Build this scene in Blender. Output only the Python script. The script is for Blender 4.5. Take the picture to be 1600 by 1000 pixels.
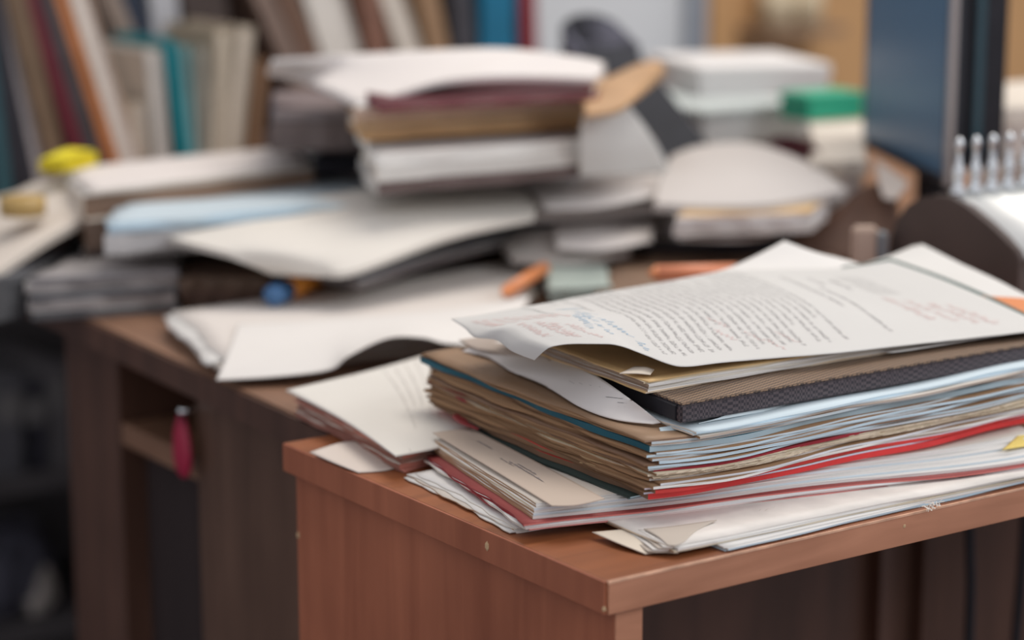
import bpy, bmesh, math, random
from mathutils import Vector, Matrix

for o in list(bpy.data.objects): bpy.data.objects.remove(o)
SC = bpy.context.scene
COL = SC.collection

# ------------------------------------------------------------------ camera
# world: origin at the near corner of the front desk top, x along its front edge, y along its left edge, z up
F_PX = 3552.8; PITCH = math.radians(11.797); TH = math.radians(55.159); CAM = Vector((-0.60408, -0.79189, 0.33))
VD = Vector((math.cos(TH), math.sin(TH), 0)); RT = Vector((math.sin(TH), -math.cos(TH), 0)); UP = Vector((0, 0, 1))
FW = VD*math.cos(PITCH) - UP*math.sin(PITCH); DN = -VD*math.sin(PITCH) - UP*math.cos(PITCH)
cd = bpy.data.cameras.new('camera'); cam = bpy.data.objects.new('camera', cd); COL.objects.link(cam); SC.camera = cam
m = Matrix((RT, -DN, -FW)).transposed().to_4x4(); m.translation = CAM; cam.matrix_world = m
cd.sensor_width = 36; cd.sensor_fit = 'HORIZONTAL'; cd.lens = F_PX/1600*36; cd.clip_start = .05
cd.dof.use_dof = True; cd.dof.focus_distance = 1.14; cd.dof.aperture_fstop = 3.9

# ------------------------------------------------------------------ light
SC.view_settings.view_transform = 'Standard'; SC.view_settings.look = 'None'
SC.view_settings.gamma = 1; SC.view_settings.use_curve_mapping = False; SC.view_settings.exposure = 0.0
w = bpy.data.worlds.new('world'); SC.world = w; w.use_nodes = True
w.node_tree.nodes['Background'].inputs[0].default_value = (.90, .88, .92, 1)
w.node_tree.nodes['Background'].inputs[1].default_value = .72
def area(name, loc, target, size, power, col):
    l = bpy.data.lights.new(name, 'AREA'); l.shape = 'RECTANGLE'; l.size, l.size_y = size; l.energy = power; l.color = col
    o = bpy.data.objects.new(name, l); COL.objects.link(o); o.location = loc
    o.rotation_euler = (Vector(target) - Vector(loc)).to_track_quat('-Z', 'Y').to_euler()
area('window_daylight', (1.75, -2.3, 1.9), (.4, .5, 0), (1.8, 1.5), 37, (.93, .97, 1))
area('overhead_fill', (1.0, .7, 2.0), (.8, .8, 0), (1.2, 1.2), 33, (1, .93, .84))  # added fill from above, no real ceiling lamp behind it

# ------------------------------------------------------------------ helpers
def ray(px, py): return FW*F_PX + RT*(px-800) + DN*(py-500)
def at(px, py, z): r = ray(px, py); return CAM + r*((z-CAM.z)/r.z)
def atx(px, py, X): r = ray(px, py); return CAM + r*((X-CAM.x)/r.x)
def aty(px, py, Y): r = ray(px, py); return CAM + r*((Y-CAM.y)/r.y)
def depth(P): return (P-CAM).dot(FW)

def tag(o, label=None, cat=None, group=None, kind=None):
    if label: o['label'] = label
    if cat: o['category'] = cat
    if group: o['group'] = group
    if kind: o['kind'] = kind
    return o
def empty(name, loc=(0, 0, 0)):
    o = bpy.data.objects.new(name, None); COL.objects.link(o); o.location = loc; o.empty_display_size = .02
    return o
def mesh_obj(name, verts, faces, mats, parent=None, midx=None, smooth=False):
    me = bpy.data.meshes.new(name); me.from_pydata([tuple(v) for v in verts], [], faces)
    for mt in (mats if isinstance(mats, (list, tuple)) else [mats]): me.materials.append(mt)
    if midx: me.polygons.foreach_set('material_index', midx)
    if smooth: me.polygons.foreach_set('use_smooth', [True]*len(me.polygons))
    me.update(); o = bpy.data.objects.new(name, me); COL.objects.link(o)
    if parent:
        o.parent = parent; p = parent; M = Matrix.Identity(4); L = Vector((0, 0, 0))
        while p: L += p.location; p = p.parent
        o.location = -L
    return o
def from_bm(name, bm, mats, parent=None, smooth=False):
    bmesh.ops.recalc_face_normals(bm, faces=bm.faces)
    me = bpy.data.meshes.new(name); bm.to_mesh(me); bm.free()
    for mt in (mats if isinstance(mats, (list, tuple)) else [mats]): me.materials.append(mt)
    if smooth: me.polygons.foreach_set('use_smooth', [True]*len(me.polygons))
    o = bpy.data.objects.new(name, me); COL.objects.link(o)
    if parent:
        o.parent = parent; p = parent; L = Vector((0, 0, 0))
        while p: L += p.location; p = p.parent
        o.location = -L
    return o
def box_bm(lo, hi, bev=.001, M=None, seg=2):
    bm = bmesh.new(); bmesh.ops.create_cube(bm, size=1)
    lo, hi = Vector(lo), Vector(hi)
    for v in bm.verts: v.co = Vector(((v.co[i]+.5)*(hi[i]-lo[i])+lo[i] for i in range(3)))
    if bev: bmesh.ops.bevel(bm, geom=bm.edges[:], offset=bev, segments=seg, affect='EDGES', profile=.6)
    if M: bm.transform(M)
    return bm
def box(name, lo, hi, mat, parent=None, bev=.001, M=None): return from_bm(name, box_bm(lo, hi, bev, M), mat, parent)
def tube(name, pts, r, mat, parent=None, n=8):
    V = []; Fc = []; pts = [Vector(p) for p in pts]
    rr = r if isinstance(r, (list, tuple)) else [r]*len(pts)
    for i, p in enumerate(pts):
        d = (pts[min(i+1, len(pts)-1)] - pts[max(i-1, 0)]).normalized()
        a = d.orthogonal().normalized() if abs(d.z) > .9 else d.cross(UP).normalized()
        b = d.cross(a)
        for k in range(n): V.append(p + (a*math.cos(2*math.pi*k/n) + b*math.sin(2*math.pi*k/n))*rr[i])
    for i in range(len(pts)-1):
        for k in range(n): Fc.append((i*n+k, i*n+(k+1) % n, (i+1)*n+(k+1) % n, (i+1)*n+k))
    Fc.append(tuple(range(n))[::-1]); Fc.append(tuple((len(pts)-1)*n+k for k in range(n)))
    return mesh_obj(name, V, Fc, mat, parent, smooth=True)
def lathe(name, prof, base, mat, parent=None, n=16, tilt=0):
    V = []; Fc = []
    for r, z in prof:
        for k in range(n):
            a = 2*math.pi*k/n; V.append(Vector(base) + Vector((r*math.cos(a), r*math.sin(a), z)))
    for i in range(len(prof)-1):
        for k in range(n): Fc.append((i*n+k, i*n+(k+1) % n, (i+1)*n+(k+1) % n, (i+1)*n+k))
    Fc.append(tuple(range(n))[::-1]); Fc.append(tuple((len(prof)-1)*n+k for k in range(n)))
    return mesh_obj(name, V, Fc, mat, parent, smooth=True)
def extrude_profile(name, pts, vec, mat, parent=None, bev=0, smooth=False):
    bm = bmesh.new(); a = [bm.verts.new(p) for p in pts]; b = [bm.verts.new(Vector(p)+Vector(vec)) for p in pts]; n = len(pts)
    bm.faces.new(a); bm.faces.new(b[::-1])
    for i in range(n): bm.faces.new((a[i], b[i], b[(i+1) % n], a[(i+1) % n]))
    if bev: bmesh.ops.bevel(bm, geom=[e for e in bm.edges], offset=bev, segments=2, affect='EDGES')
    return from_bm(name, bm, mat, parent, smooth)

def hexa(name, q, z0, z1, mat, parent, bev=.0012):
    b2 = bmesh.new(); lo = [b2.verts.new((p.x, p.y, z0)) for p in q]; hi = [b2.verts.new((p.x, p.y, z1)) for p in q]
    b2.faces.new(lo[::-1]); b2.faces.new(hi)
    for i in range(4): b2.faces.new((lo[i], lo[(i+1) % 4], hi[(i+1) % 4], hi[i]))
    bmesh.ops.bevel(b2, geom=b2.edges[:], offset=bev, segments=3, affect='EDGES')
    return from_bm(name, b2, mat, parent)
# ------------------------------------------------------------------ materials
def newmat(name):
    mt = bpy.data.materials.new(name); mt.use_nodes = True; nt = mt.node_tree
    return mt, nt, nt.nodes['Principled BSDF']
def noisy(name, col, var=.12, scale=(20, 20, 20), rough=.8, bump=0, spec=.3, detail=4, metal=0, sss=0):
    mt, nt, b = newmat(name); N = nt.nodes; L = nt.links
    tc = N.new('ShaderNodeTexCoord'); mp = N.new('ShaderNodeMapping'); mp.inputs['Scale'].default_value = scale
    nz = N.new('ShaderNodeTexNoise'); nz.inputs['Scale'].default_value = 1; nz.inputs['Detail'].default_value = detail
    rp = N.new('ShaderNodeValToRGB')
    rp.color_ramp.elements[0].position = .3; rp.color_ramp.elements[1].position = .7
    rp.color_ramp.elements[0].color = tuple(c*(1-var) for c in col)+(1,)
    rp.color_ramp.elements[1].color = tuple(min(1, c*(1+var)) for c in col)+(1,)
    L.new(tc.outputs['Object'], mp.inputs[0]); L.new(mp.outputs[0], nz.inputs['Vector'])
    L.new(nz.outputs['Fac'], rp.inputs[0]); L.new(rp.outputs[0], b.inputs['Base Color'])
    b.inputs['Roughness'].default_value = rough; b.inputs['Specular IOR Level'].default_value = spec; b.inputs['Metallic'].default_value = metal
    if bump:
        bp = N.new('ShaderNodeBump'); bp.inputs['Strength'].default_value = bump; bp.inputs['Distance'].default_value = .001
        L.new(nz.outputs['Fac'], bp.inputs['Height']); L.new(bp.outputs[0], b.inputs['Normal'])
    return mt
_mc = {}
def paper(col):
    k = ('p',)+col
    if k not in _mc: _mc[k] = noisy('paper', col, .035, (9, 9, 9), .85, 0, .2)
    return _mc[k]
def edge(col, var=.2):
    k = ('e', var)+col
    if k not in _mc: _mc[k] = noisy('page_edges', col, var, (14, 14, 1600), .9, .4, .15, 3)
    return _mc[k]
def cover(col, rough=.55):
    k = ('c', rough)+col
    if k not in _mc: _mc[k] = noisy('cover', col, .12, (40, 40, 40), rough, .1, .35)
    return _mc[k]
def wood(name, c0, c1, scale, rough=.42):
    mt, nt, b = newmat(name); N = nt.nodes; L = nt.links
    tc = N.new('ShaderNodeTexCoord'); mp = N.new('ShaderNodeMapping'); mp.inputs['Scale'].default_value = scale
    nz = N.new('ShaderNodeTexNoise'); nz.inputs['Scale'].default_value = 1; nz.inputs['Detail'].default_value = 8; nz.inputs['Distortion'].default_value = .6
    n2 = N.new('ShaderNodeTexNoise'); n2.inputs['Scale'].default_value = 9; n2.inputs['Detail'].default_value = 5
    rp = N.new('ShaderNodeValToRGB'); rp.color_ramp.elements[0].position = .32; rp.color_ramp.elements[1].position = .7
    rp.color_ramp.elements[0].color = c0+(1,); rp.color_ramp.elements[1].color = c1+(1,)
    mx = N.new('ShaderNodeMix'); mx.data_type = 'RGBA'; mx.blend_type = 'MULTIPLY'; mx.inputs[0].default_value = .55
    r2 = N.new('ShaderNodeValToRGB'); r2.color_ramp.elements[0].position = .3; r2.color_ramp.elements[1].position = .65
    r2.color_ramp.elements[0].color = (.55, .5, .48, 1); r2.color_ramp.elements[1].color = (1, 1, 1, 1)
    L.new(tc.outputs['Object'], mp.inputs[0]); L.new(mp.outputs[0], nz.inputs['Vector']); L.new(nz.outputs['Fac'], rp.inputs[0])
    L.new(tc.outputs['Object'], n2.inputs['Vector']); L.new(n2.outputs['Fac'], r2.inputs[0])
    L.new(rp.outputs[0], mx.inputs[6]); L.new(r2.outputs[0], mx.inputs[7]); L.new(mx.outputs[2], b.inputs['Base Color'])
    b.inputs['Roughness'].default_value = rough; b.inputs['Specular IOR Level'].default_value = .4
    bp = N.new('ShaderNodeBump'); bp.inputs['Strength'].default_value = .12; bp.inputs['Distance'].default_value = .0006
    L.new(nz.outputs['Fac'], bp.inputs['Height']); L.new(bp.outputs[0], b.inputs['Normal'])
    return mt
def weave(name, c0, c1, scale):
    mt, nt, b = newmat(name); N = nt.nodes; L = nt.links
    tc = N.new('ShaderNodeTexCoord'); mp = N.new('ShaderNodeMapping'); mp.inputs['Rotation'].default_value = (.0, .0, .5)
    ck = N.new('ShaderNodeTexChecker'); ck.inputs['Scale'].default_value = scale
    ck.inputs['Color1'].default_value = c0+(1,); ck.inputs['Color2'].default_value = c1+(1,)
    L.new(tc.outputs['Object'], mp.inputs[0]); L.new(mp.outputs[0], ck.inputs['Vector']); L.new(ck.outputs['Color'], b.inputs['Base Color'])
    bp = N.new('ShaderNodeBump'); bp.inputs['Strength'].default_value = .5; bp.inputs['Distance'].default_value = .0006
    L.new(ck.outputs['Fac'], bp.inputs['Height']); L.new(bp.outputs[0], b.inputs['Normal'])
    b.inputs['Roughness'].default_value = .45
    return mt
def plain(name, col, rough=.5, metal=0, spec=.5):
    mt, nt, b = newmat(name); b.inputs['Base Color'].default_value = col+(1,); b.inputs['Roughness'].default_value = rough
    b.inputs['Metallic'].default_value = metal; b.inputs['Specular IOR Level'].default_value = spec
    return mt

WHITE = (.74, .72, .69); WARM = (.66, .60, .53); GREY = (.52, .50, .48); BLUE = (.55, .68, .76); CREAM = (.66, .57, .42)
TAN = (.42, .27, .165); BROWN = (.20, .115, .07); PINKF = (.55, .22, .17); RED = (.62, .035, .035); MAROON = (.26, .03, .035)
TEAL = (.006, .085, .125); MANILA = (.68, .46, .22); DGREEN = (.035, .05, .045); LAV = (.62, .62, .74)
M_wood_top = wood('desk_top_wood', (.21, .068, .024), (.37, .125, .045), (5, 60, 60))
M_wood_top2 = wood('desk_edge_wood', (.38, .165, .092), (.56, .26, .155), (6, 70, 70))
M_wood_side = wood('desk_side_wood', (.33, .105, .052), (.46, .16, .083), (50, 50, 4))
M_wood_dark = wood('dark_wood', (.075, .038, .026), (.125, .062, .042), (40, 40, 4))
M_wood_back = wood('back_desk_wood', (.19, .10, .06), (.31, .17, .105), (40, 5, 40), .5)
M_ink = plain('ink_black', (.10, .095, .10), .8); M_ink_blue = plain('ink_blue', (.16, .36, .55), .8); M_ink_red = plain('ink_red', (.66, .44, .42), .8)
M_black = noisy('black_plastic', (.018, .018, .024), .2, (60, 60, 60), .55, .1)
M_chrome = plain('chrome', (.75, .78, .8), .12, 1)

# ------------------------------------------------------------------ surfaces
def crom(pts, t):
    n = len(pts)-1; t = max(0, min(1, t))*n; i = min(int(t), n-1); u = t-i
    p0 = pts[max(i-1, 0)]; p1 = pts[i]; p2 = pts[i+1]; p3 = pts[min(i+2, n)]
    return .5*((2*p1) + (p2-p0)*u + (2*p0-5*p1+4*p2-p3)*u*u + (3*p1-p0-3*p2+p3)*u*u*u)
class Coons:                                    # surface spanned by four boundary curves; u left to right, v front to back
    def __init__(s, front, back, left, right, bulge=0, fn=None):
        s.f, s.b, s.l, s.r, s.bulge, s.fn = front, back, left, right, bulge, fn
    def __call__(s, u, v):
        f, b, l, r = crom(s.f, u), crom(s.b, u), crom(s.l, v), crom(s.r, v)
        P = f*(1-v) + b*v + l*(1-u) + r*u - (s.f[0]*(1-u)*(1-v) + s.f[-1]*u*(1-v) + s.b[0]*(1-u)*v + s.b[-1]*u*v)
        P = P.copy(); P.z += s.bulge*math.sin(math.pi*min(max(v, 0), 1))*math.sin(math.pi*(.12+.76*u))
        if s.fn: P.z += s.fn(u, v)
        return P
def sheet_surface(name, S, mat, parent=None, nu=40, nv=24, t=.0004, edgemat=None):
    V = []; Fc = []; mi = []
    for k in (0, 1):
        for j in range(nv+1):
            for i in range(nu+1):
                P = S(i/nu, j/nv); V.append(P - UP*(t*k))
    A = (nu+1)*(nv+1); I = lambda i, j, k=0: k*A + j*(nu+1) + i
    for j in range(nv):
        for i in range(nu):
            Fc.append((I(i, j), I(i+1, j), I(i+1, j+1), I(i, j+1))); mi.append(0)
            Fc.append((I(i, j, 1), I(i, j+1, 1), I(i+1, j+1, 1), I(i+1, j, 1))); mi.append(0)
    e = 1 if edgemat else 0
    for i in range(nu):
        Fc.append((I(i, 0, 1), I(i+1, 0, 1), I(i+1, 0), I(i, 0))); mi.append(e)
        Fc.append((I(i, nv), I(i+1, nv), I(i+1, nv, 1), I(i, nv, 1))); mi.append(e)
    for j in range(nv):
        Fc.append((I(0, j), I(0, j+1), I(0, j+1, 1), I(0, j, 1))); mi.append(e)
        Fc.append((I(nu, j, 1), I(nu, j+1, 1), I(nu, j+1), I(nu, j))); mi.append(e)
    o = mesh_obj(name, V, Fc, [mat]+([edgemat] if edgemat else []), parent, mi, True)
    for p in o.data.polygons:
        if p.index >= 2*nu*nv: p.use_smooth = False
    return o
def lines(*q): return [Vector(p) for p in q]
def px(*q): return [at(*p) for p in q]

def slab(name, quad, t, top, front, left, parent, seed=0, wave=None, jit=.0012, nx=36, ny=20, rough_front=0, rot=0, shift=(0, 0)):
    """one flat bundle of paper on quad (near-left, near-right, far-right, far-left; z of each = its underside)"""
    R = random.Random(seed); A, B, C, D = [Vector(q) for q in quad]
    cen = (A+B+C+D)/4
    def prep(P):
        d = P-cen; c, s = math.cos(rot), math.sin(rot)
        return Vector((cen.x + d.x*c - d.y*s + shift[0], cen.y + d.x*s + d.y*c + shift[1], P.z))
    A, B, C, D = map(prep, (A, B, C, D))
    ex = (B-A).normalized(); ey = (D-A).normalized()
    ph = [R.uniform(0, 6.28) for _ in range(8)]
    V = []
    for k in (1, 0):
        for j in range(ny+1):
            for i in range(nx+1):
                u, v = i/nx, j/ny
                P = A*(1-u)*(1-v) + B*u*(1-v) + C*u*v + D*(1-u)*v
                if j == 0: P = P + ey*(jit*(math.sin(u*9+ph[0]) + .6*math.sin(u*23+ph[1])) + (R.uniform(-1, 1)*rough_front if k else 0))
                if j == ny: P = P + ey*jit*math.sin(u*11+ph[2])
                if i == 0: P = P + ex*(jit*(math.sin(v*8+ph[3]) + .6*math.sin(v*27+ph[4])))
                if i == nx: P = P + ex*jit*math.sin(v*9+ph[5])
                if wave: P = P + UP*wave(P.x, P.y)
                V.append(P + UP*(t*k))
    N = (nx+1)*(ny+1); I = lambda i, j, k: (1-k)*N + j*(nx+1) + i
    Fc = []; mi = []
    for j in range(ny):
        for i in range(nx):
            Fc.append((I(i, j, 1), I(i+1, j, 1), I(i+1, j+1, 1), I(i, j+1, 1))); mi.append(0)
            Fc.append((I(i, j, 0), I(i, j+1, 0), I(i+1, j+1, 0), I(i+1, j, 0))); mi.append(0)
    ns = len(Fc)
    for i in range(nx):
        Fc.append((I(i, 0, 0), I(i+1, 0, 0), I(i+1, 0, 1), I(i, 0, 1))); mi.append(1)
        Fc.append((I(i, ny, 1), I(i+1, ny, 1), I(i+1, ny, 0), I(i, ny, 0))); mi.append(1)
    for j in range(ny):
        Fc.append((I(0, j, 1), I(0, j+1, 1), I(0, j+1, 0), I(0, j, 0))); mi.append(2)
        Fc.append((I(nx, j, 0), I(nx, j+1, 0), I(nx, j+1, 1), I(nx, j, 1))); mi.append(1)
    o = mesh_obj(name, V, Fc, [top, front, left], parent, mi, True)
    for p in o.data.polygons:
        if p.index >= ns: p.use_smooth = False
    return o
def raise_q(q, dz): return [Vector(p)+UP*dz for p in q]
def bundle(name, label, cat, quad, layers, seed=0, wave=None, jit=.0014, spread=.002, rot=.012, group=None, nx=30, ny=18, step=None):
    """a folder or sheaf: layers listed bottom up as (part name, thickness, top colour, front edge colour, left edge colour)"""
    q = [Vector(p) for p in quad]; base = sum(q, Vector())/4
    e = tag(empty(name, base), label, cat, group); R = random.Random(seed); z = 0
    for n, (pn, t, ct, cf, cl) in enumerate(layers):
        isc = 'cover' in pn or 'folder' in pn
        ql = raise_q(q, z)
        if step: ql = [ql[0]+Vector(step[0])*n, ql[1]+Vector(step[1])*n, ql[2], ql[3]]
        slab(pn, ql, t*.96, (cover if isc else paper)(ct), (cover if isc else edge)(cf), (cover if isc else edge)(cl), e,
             seed*31+n, wave, jit, nx, ny, 0, R.uniform(-rot, rot), (R.uniform(-spread, spread), R.uniform(-spread, spread)))
        z += t
    return e

def ribbon(name, S, segs, mat, parent, lift=.00025, W=297., H=210.):
    """flat strokes (s0,t0,s1,t1,width) in sheet millimetres laid on the sheet surface"""
    V = []; Fc = []
    for s0, t0, s1, t1, wd in segs:
        d = Vector((s1-s0, t1-t0)); 
        if d.length < 1e-6: continue
        nrm = Vector((-d.y, d.x)).normalized()*wd*.5; k = len(V)
        for a, b in ((s0+nrm.x, t0+nrm.y), (s0-nrm.x, t0-nrm.y), (s1-nrm.x, t1-nrm.y), (s1+nrm.x, t1+nrm.y)):
            V.append(S(a/W, b/H) + UP*lift)
        Fc.append((k, k+1, k+2, k+3))
    return mesh_obj(name, V, Fc, mat, parent)
def print_line(R, segs, s, t0, t1, h=2.0, cw=1.75, wd=.26):
    """one line of small letters; reads from the back of the sheet to its front (t falls)"""
    t = t0; left = R.randint(2, 11)
    while t > t1:
        if left == 0: t -= cw*1.1; left = R.randint(1, 12); continue
        left -= 1; x = t; k = R.randint(0, 5); e = cw*.68
        if k in (0, 1, 3): segs.append((s, x, s+h*R.uniform(.85, 1.05), x, wd))
        if k in (0, 2, 3, 4): segs.append((s, x-e, s+h*R.uniform(.75, 1.0), x-e, wd))
        if k in (0, 1, 4): segs.append((s+h*.5, x, s+h*.5, x-e, wd))
        if k in (2, 5, 3): segs.append((s, x, s, x-e, wd)); 
        if k in (5, 1): segs.append((s+h, x, s+h, x-e, wd))
        if k in (4, 5): segs.append((s, x, s+h, x-e, wd))
        t -= cw
def scribble(R, segs, s, t, L, h, ds=0, wd=.35, step=1.1):
    """one line of joined handwriting, also running from the back to the front"""
    n = max(4, int(L/step)); p = (s, t)
    for i in range(1, n+1):
        q = (s + ds*i/n + (h*R.uniform(.25, 1) if i % 2 else h*R.uniform(-.3, .1)), t - L*i/n + R.uniform(-.4, .4))
        if R.random() > .1: segs.append((p[0], p[1], q[0], q[1], wd))
        p = q

# ================================================================== the room
def struct(name, lo, hi, mat, bev=0): return tag(box(name, lo, hi, mat, None, bev), kind='structure')
M_floor = noisy('floor', (.15, .135, .15), .3, (8, 8, 8), .6)
M_wall = noisy('wall_paint', (.60, .62, .64), .05, (3, 3, 3), .9)
struct('floor', (-3, -3, -.80), (4.5, 2.6, -.75), M_floor)
struct('wall_back', (-3, 1.76, -.75), (4.5, 1.86, 2.2), M_wall)
tp = aty(1085, 60, 1.75)
struct('trim_1', (tp.x-.014, 1.735, -.75), (tp.x+.010, 1.759, 2.2), noisy('grey_trim', (.30, .33, .38), .08, (10, 10, 3), .6), .003)

# ------------------------------------------------------------------ front desk
fd = tag(empty('side_desk', (0, 0, -.75)), 'reddish brown wooden desk with worn edges carrying the tall paper stack', 'desk')
DX, DY, TT = 1.05, .301, .0165
bm = box_bm((0, 0, -TT), (DX, DY, 0), .0009)
top = from_bm('desk_top', bm, M_wood_top, fd)
box('front_edge_band', (.0004, -.0012, -TT+.0002), (DX, .0004, -.0003), M_wood_top2, top, .0005)
box('left_edge_band', (-.0012, .0002, -TT+.0002), (.0004, DY, -.0003), M_wood_side, top, .0005)
sp = box('side_panel', (.006, .002, -.75), (.0225, DY-.002, -TT), M_wood_side, fd, .0006)
box('panel_edge_band', (.0064, .0012, -.75), (.0221, .0028, -TT), M_wood_top2, sp, .0003)
box('back_panel', (.0225, DY-.02, -.70), (DX, DY-.006, -TT), M_wood_dark, fd, .0006)
box('side_panel', (DX-.02, .002, -.75), (DX-.003, DY-.002, -TT), M_wood_side, fd, .0006)
for (qx, qy) in ((1383, 900), (1450, 905)):
    c = aty(qx, qy, DY-.03); box('batten', (c.x-.006, DY-.032, -.70), (c.x+.006, DY-.02, -TT), M_wood_dark, fd, .001)
box('worn_edge', (.0, -.0015, -.0012), (DX, -.0006, .0001), noisy('worn_edge_wood', (.62, .36, .24), .35, (60, 60, 60), .6), top, .0002)
# chips on the edges where pale board shows through
M_chip = noisy('chipped_board', (.55, .38, .22), .2, (200, 200, 200), .9)
for P, s in ((atx(761, 853, -.0012), .0024), (atx(466, 836, .006), .0022), (aty(1413, 822, -.0012), .0011), (atx(944, 952, -.0012), .0012)):
    b2 = bmesh.new(); bmesh.ops.create_icosphere(b2, subdivisions=1, radius=1)
    R = random.Random(int(P.x*1e5)+3)
    for v in b2.verts: v.co = Vector((v.co.x*s*.35*R.uniform(.7, 1.2) if P.x < .01 and P.y > .003 else v.co.x*s, v.co.y*s*(.8 if P.x < .01 else .35), v.co.z*s*R.uniform(.9, 1.4))) + P
    from_bm('edge_chip', b2, M_chip, fd)
for k, (qx, z0) in enumerate(((1503, -.02), (1592, -.02))):
    c = aty(qx, 905, DY-.06)
    tag(tube('cable', [(c.x+.012*math.sin(i*.8+k), DY-.06+.008*math.cos(i*.6), z0-.0*i-.07*i) for i in range(11)], .0035, M_black),
        ['dark cable hanging under the desk, near the middle of the kneehole', 'dark cable hanging under the desk at the right picture edge'][k], 'cable')

# ------------------------------------------------------------------ back desk
bd = tag(empty('writing_desk', (.04, .31, -.75)), 'long brown wooden desk buried under heaps of papers', 'desk')
X0 = .036
b2 = bmesh.new(); tq = [Vector((.033, DY+.004, 0)), Vector((1.30, DY+.004, 0)), Vector((1.30, 1.45, 0)), Vector((.091, 1.45, 0))]
lo = [b2.verts.new((p.x, p.y, -.02)) for p in tq]; hi = [b2.verts.new((p.x, p.y, 0)) for p in tq]; b2.faces.new(lo[::-1]); b2.faces.new(hi)
for i in range(4): b2.faces.new((lo[i], lo[(i+1) % 4], hi[(i+1) % 4], hi[i]))
bmesh.ops.bevel(b2, geom=b2.edges[:], offset=.002, segments=2, affect='EDGES'); tb = from_bm('desk_top', b2, M_wood_back, bd)
b2 = bmesh.new(); eq = [Vector((.0325, DY+.006, 0)), Vector((.0345, DY+.006, 0)), Vector((.0915, 1.448, 0)), Vector((.0895, 1.448, 0))]
lo = [b2.verts.new((p.x, p.y, -.0195)) for p in eq]; hi = [b2.verts.new((p.x, p.y, -.0015)) for p in eq]; b2.faces.new(lo[::-1]); b2.faces.new(hi)
for i in range(4): b2.faces.new((lo[i], lo[(i+1) % 4], hi[(i+1) % 4], hi[i]))
from_bm('edge_shade_band', b2, M_wood_dark, tb)  # dark strip along the left edge, painting the shade below the lit top
XF = .068
ya = atx(462, 760, XF).y; yb = atx(312, 700, XF).y; yc = atx(188, 700, XF).y; yd = atx(104, 600, XF).y
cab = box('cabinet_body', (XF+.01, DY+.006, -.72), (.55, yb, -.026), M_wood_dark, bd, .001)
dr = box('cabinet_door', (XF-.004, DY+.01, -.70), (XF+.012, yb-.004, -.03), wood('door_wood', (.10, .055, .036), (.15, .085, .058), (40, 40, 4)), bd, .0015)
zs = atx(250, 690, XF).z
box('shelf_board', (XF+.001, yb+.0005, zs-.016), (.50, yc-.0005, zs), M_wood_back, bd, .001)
box('recess_shade', (XF+.02, yb+.001, -.72), (XF+.035, yc, zs-.02), noisy('recess_shade_wood', (.032, .022, .022), .15, (30, 30, 4), .8), bd, .001)  # near-black panel closing the recess, its shade put into the colour
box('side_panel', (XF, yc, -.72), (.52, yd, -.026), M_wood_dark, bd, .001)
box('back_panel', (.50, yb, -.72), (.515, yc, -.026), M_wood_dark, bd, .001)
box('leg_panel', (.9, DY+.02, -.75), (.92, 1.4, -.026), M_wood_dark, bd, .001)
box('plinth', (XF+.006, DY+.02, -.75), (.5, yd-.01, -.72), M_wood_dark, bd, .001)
# things on the open shelf
c = atx(180, 603, XF+.03)
e = tag(empty('box_file', (c.x, c.y, zs)), 'small pale brown box lying on the open shelf under the back desk', 'box')
box('body', (XF+.02, c.y-.035, zs), (XF+.16, c.y+.05, zs+.030), cover((.20, .12, .075)), e, .002)
box('lid', (XF+.017, c.y-.037, zs+.030), (XF+.163, c.y+.052, zs+.040), cover((.23, .14, .09)), e, .002)
# key with red fob in the cabinet
c = atx(300, 640, XF-.006); f0 = atx(287, 692, XF-.01)
e = tag(empty('key_fob', f0), 'crimson oval key fob hanging from the back desk cabinet lock', 'key fob')
tube('key', [(XF+.002, c.y, c.z), (XF-.016, c.y, c.z)], .002, M_chrome, e)
tube('key_cord', [(XF-.014, c.y, c.z), (XF-.013, (c.y*2+f0.y)/3, c.z-.012), (XF-.011, f0.y, f0.z+.02)], .0009, M_black, e)
b2 = bmesh.new(); bmesh.ops.create_uvsphere(b2, u_segments=16, v_segments=10, radius=1)
for v in b2.verts: v.co = Vector((v.co.x*.004, v.co.y*.0125*(1-.25*v.co.z), v.co.z*.0225)) + Vector((XF-.011, f0.y, f0.z-.002))
from_bm('fob', b2, plain('crimson_plastic', (.36, .012, .05), .4), e, True)

# dark heap at the far left below the desk
def blob(name, c, r, mat, parent=None, seed=0, amp=.18, freq=2.2):
    from mathutils import noise
    b2 = bmesh.new(); bmesh.ops.create_icosphere(b2, subdivisions=4, radius=1)
    for v in b2.verts:
        k = 1 + amp*noise.noise(v.co*freq + Vector((seed*3.1, seed, 0)))
        v.co = Vector((v.co.x*r[0]*k, v.co.y*r[1]*k, max(v.co.z, -.85)*r[2]*k)) + Vector(c)
    return from_bm(name, b2, mat, parent, True)
M_bag = noisy('dark_cloth', (.11, .11, .145), .35, (25, 25, 25), .9, .3)
e = tag(empty('cabinet', (-.4, 1.6, -.75)), 'dark low cabinet against the wall at the far left', 'cabinet')
box('body', (-.85, 1.45, -.75), (-.03, 1.75, .05), noisy('dark_laminate', (.13, .12, .14), .2, (6, 6, 3), .6), e, .003)
for k in range(2): box('door', (-.84+.40*k, 1.435, -.72), (-.45+.40*k, 1.449, .02), noisy('dark_laminate_door', (.14, .13, .15), .2, (6, 6, 3), .6), e, .003)

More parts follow.
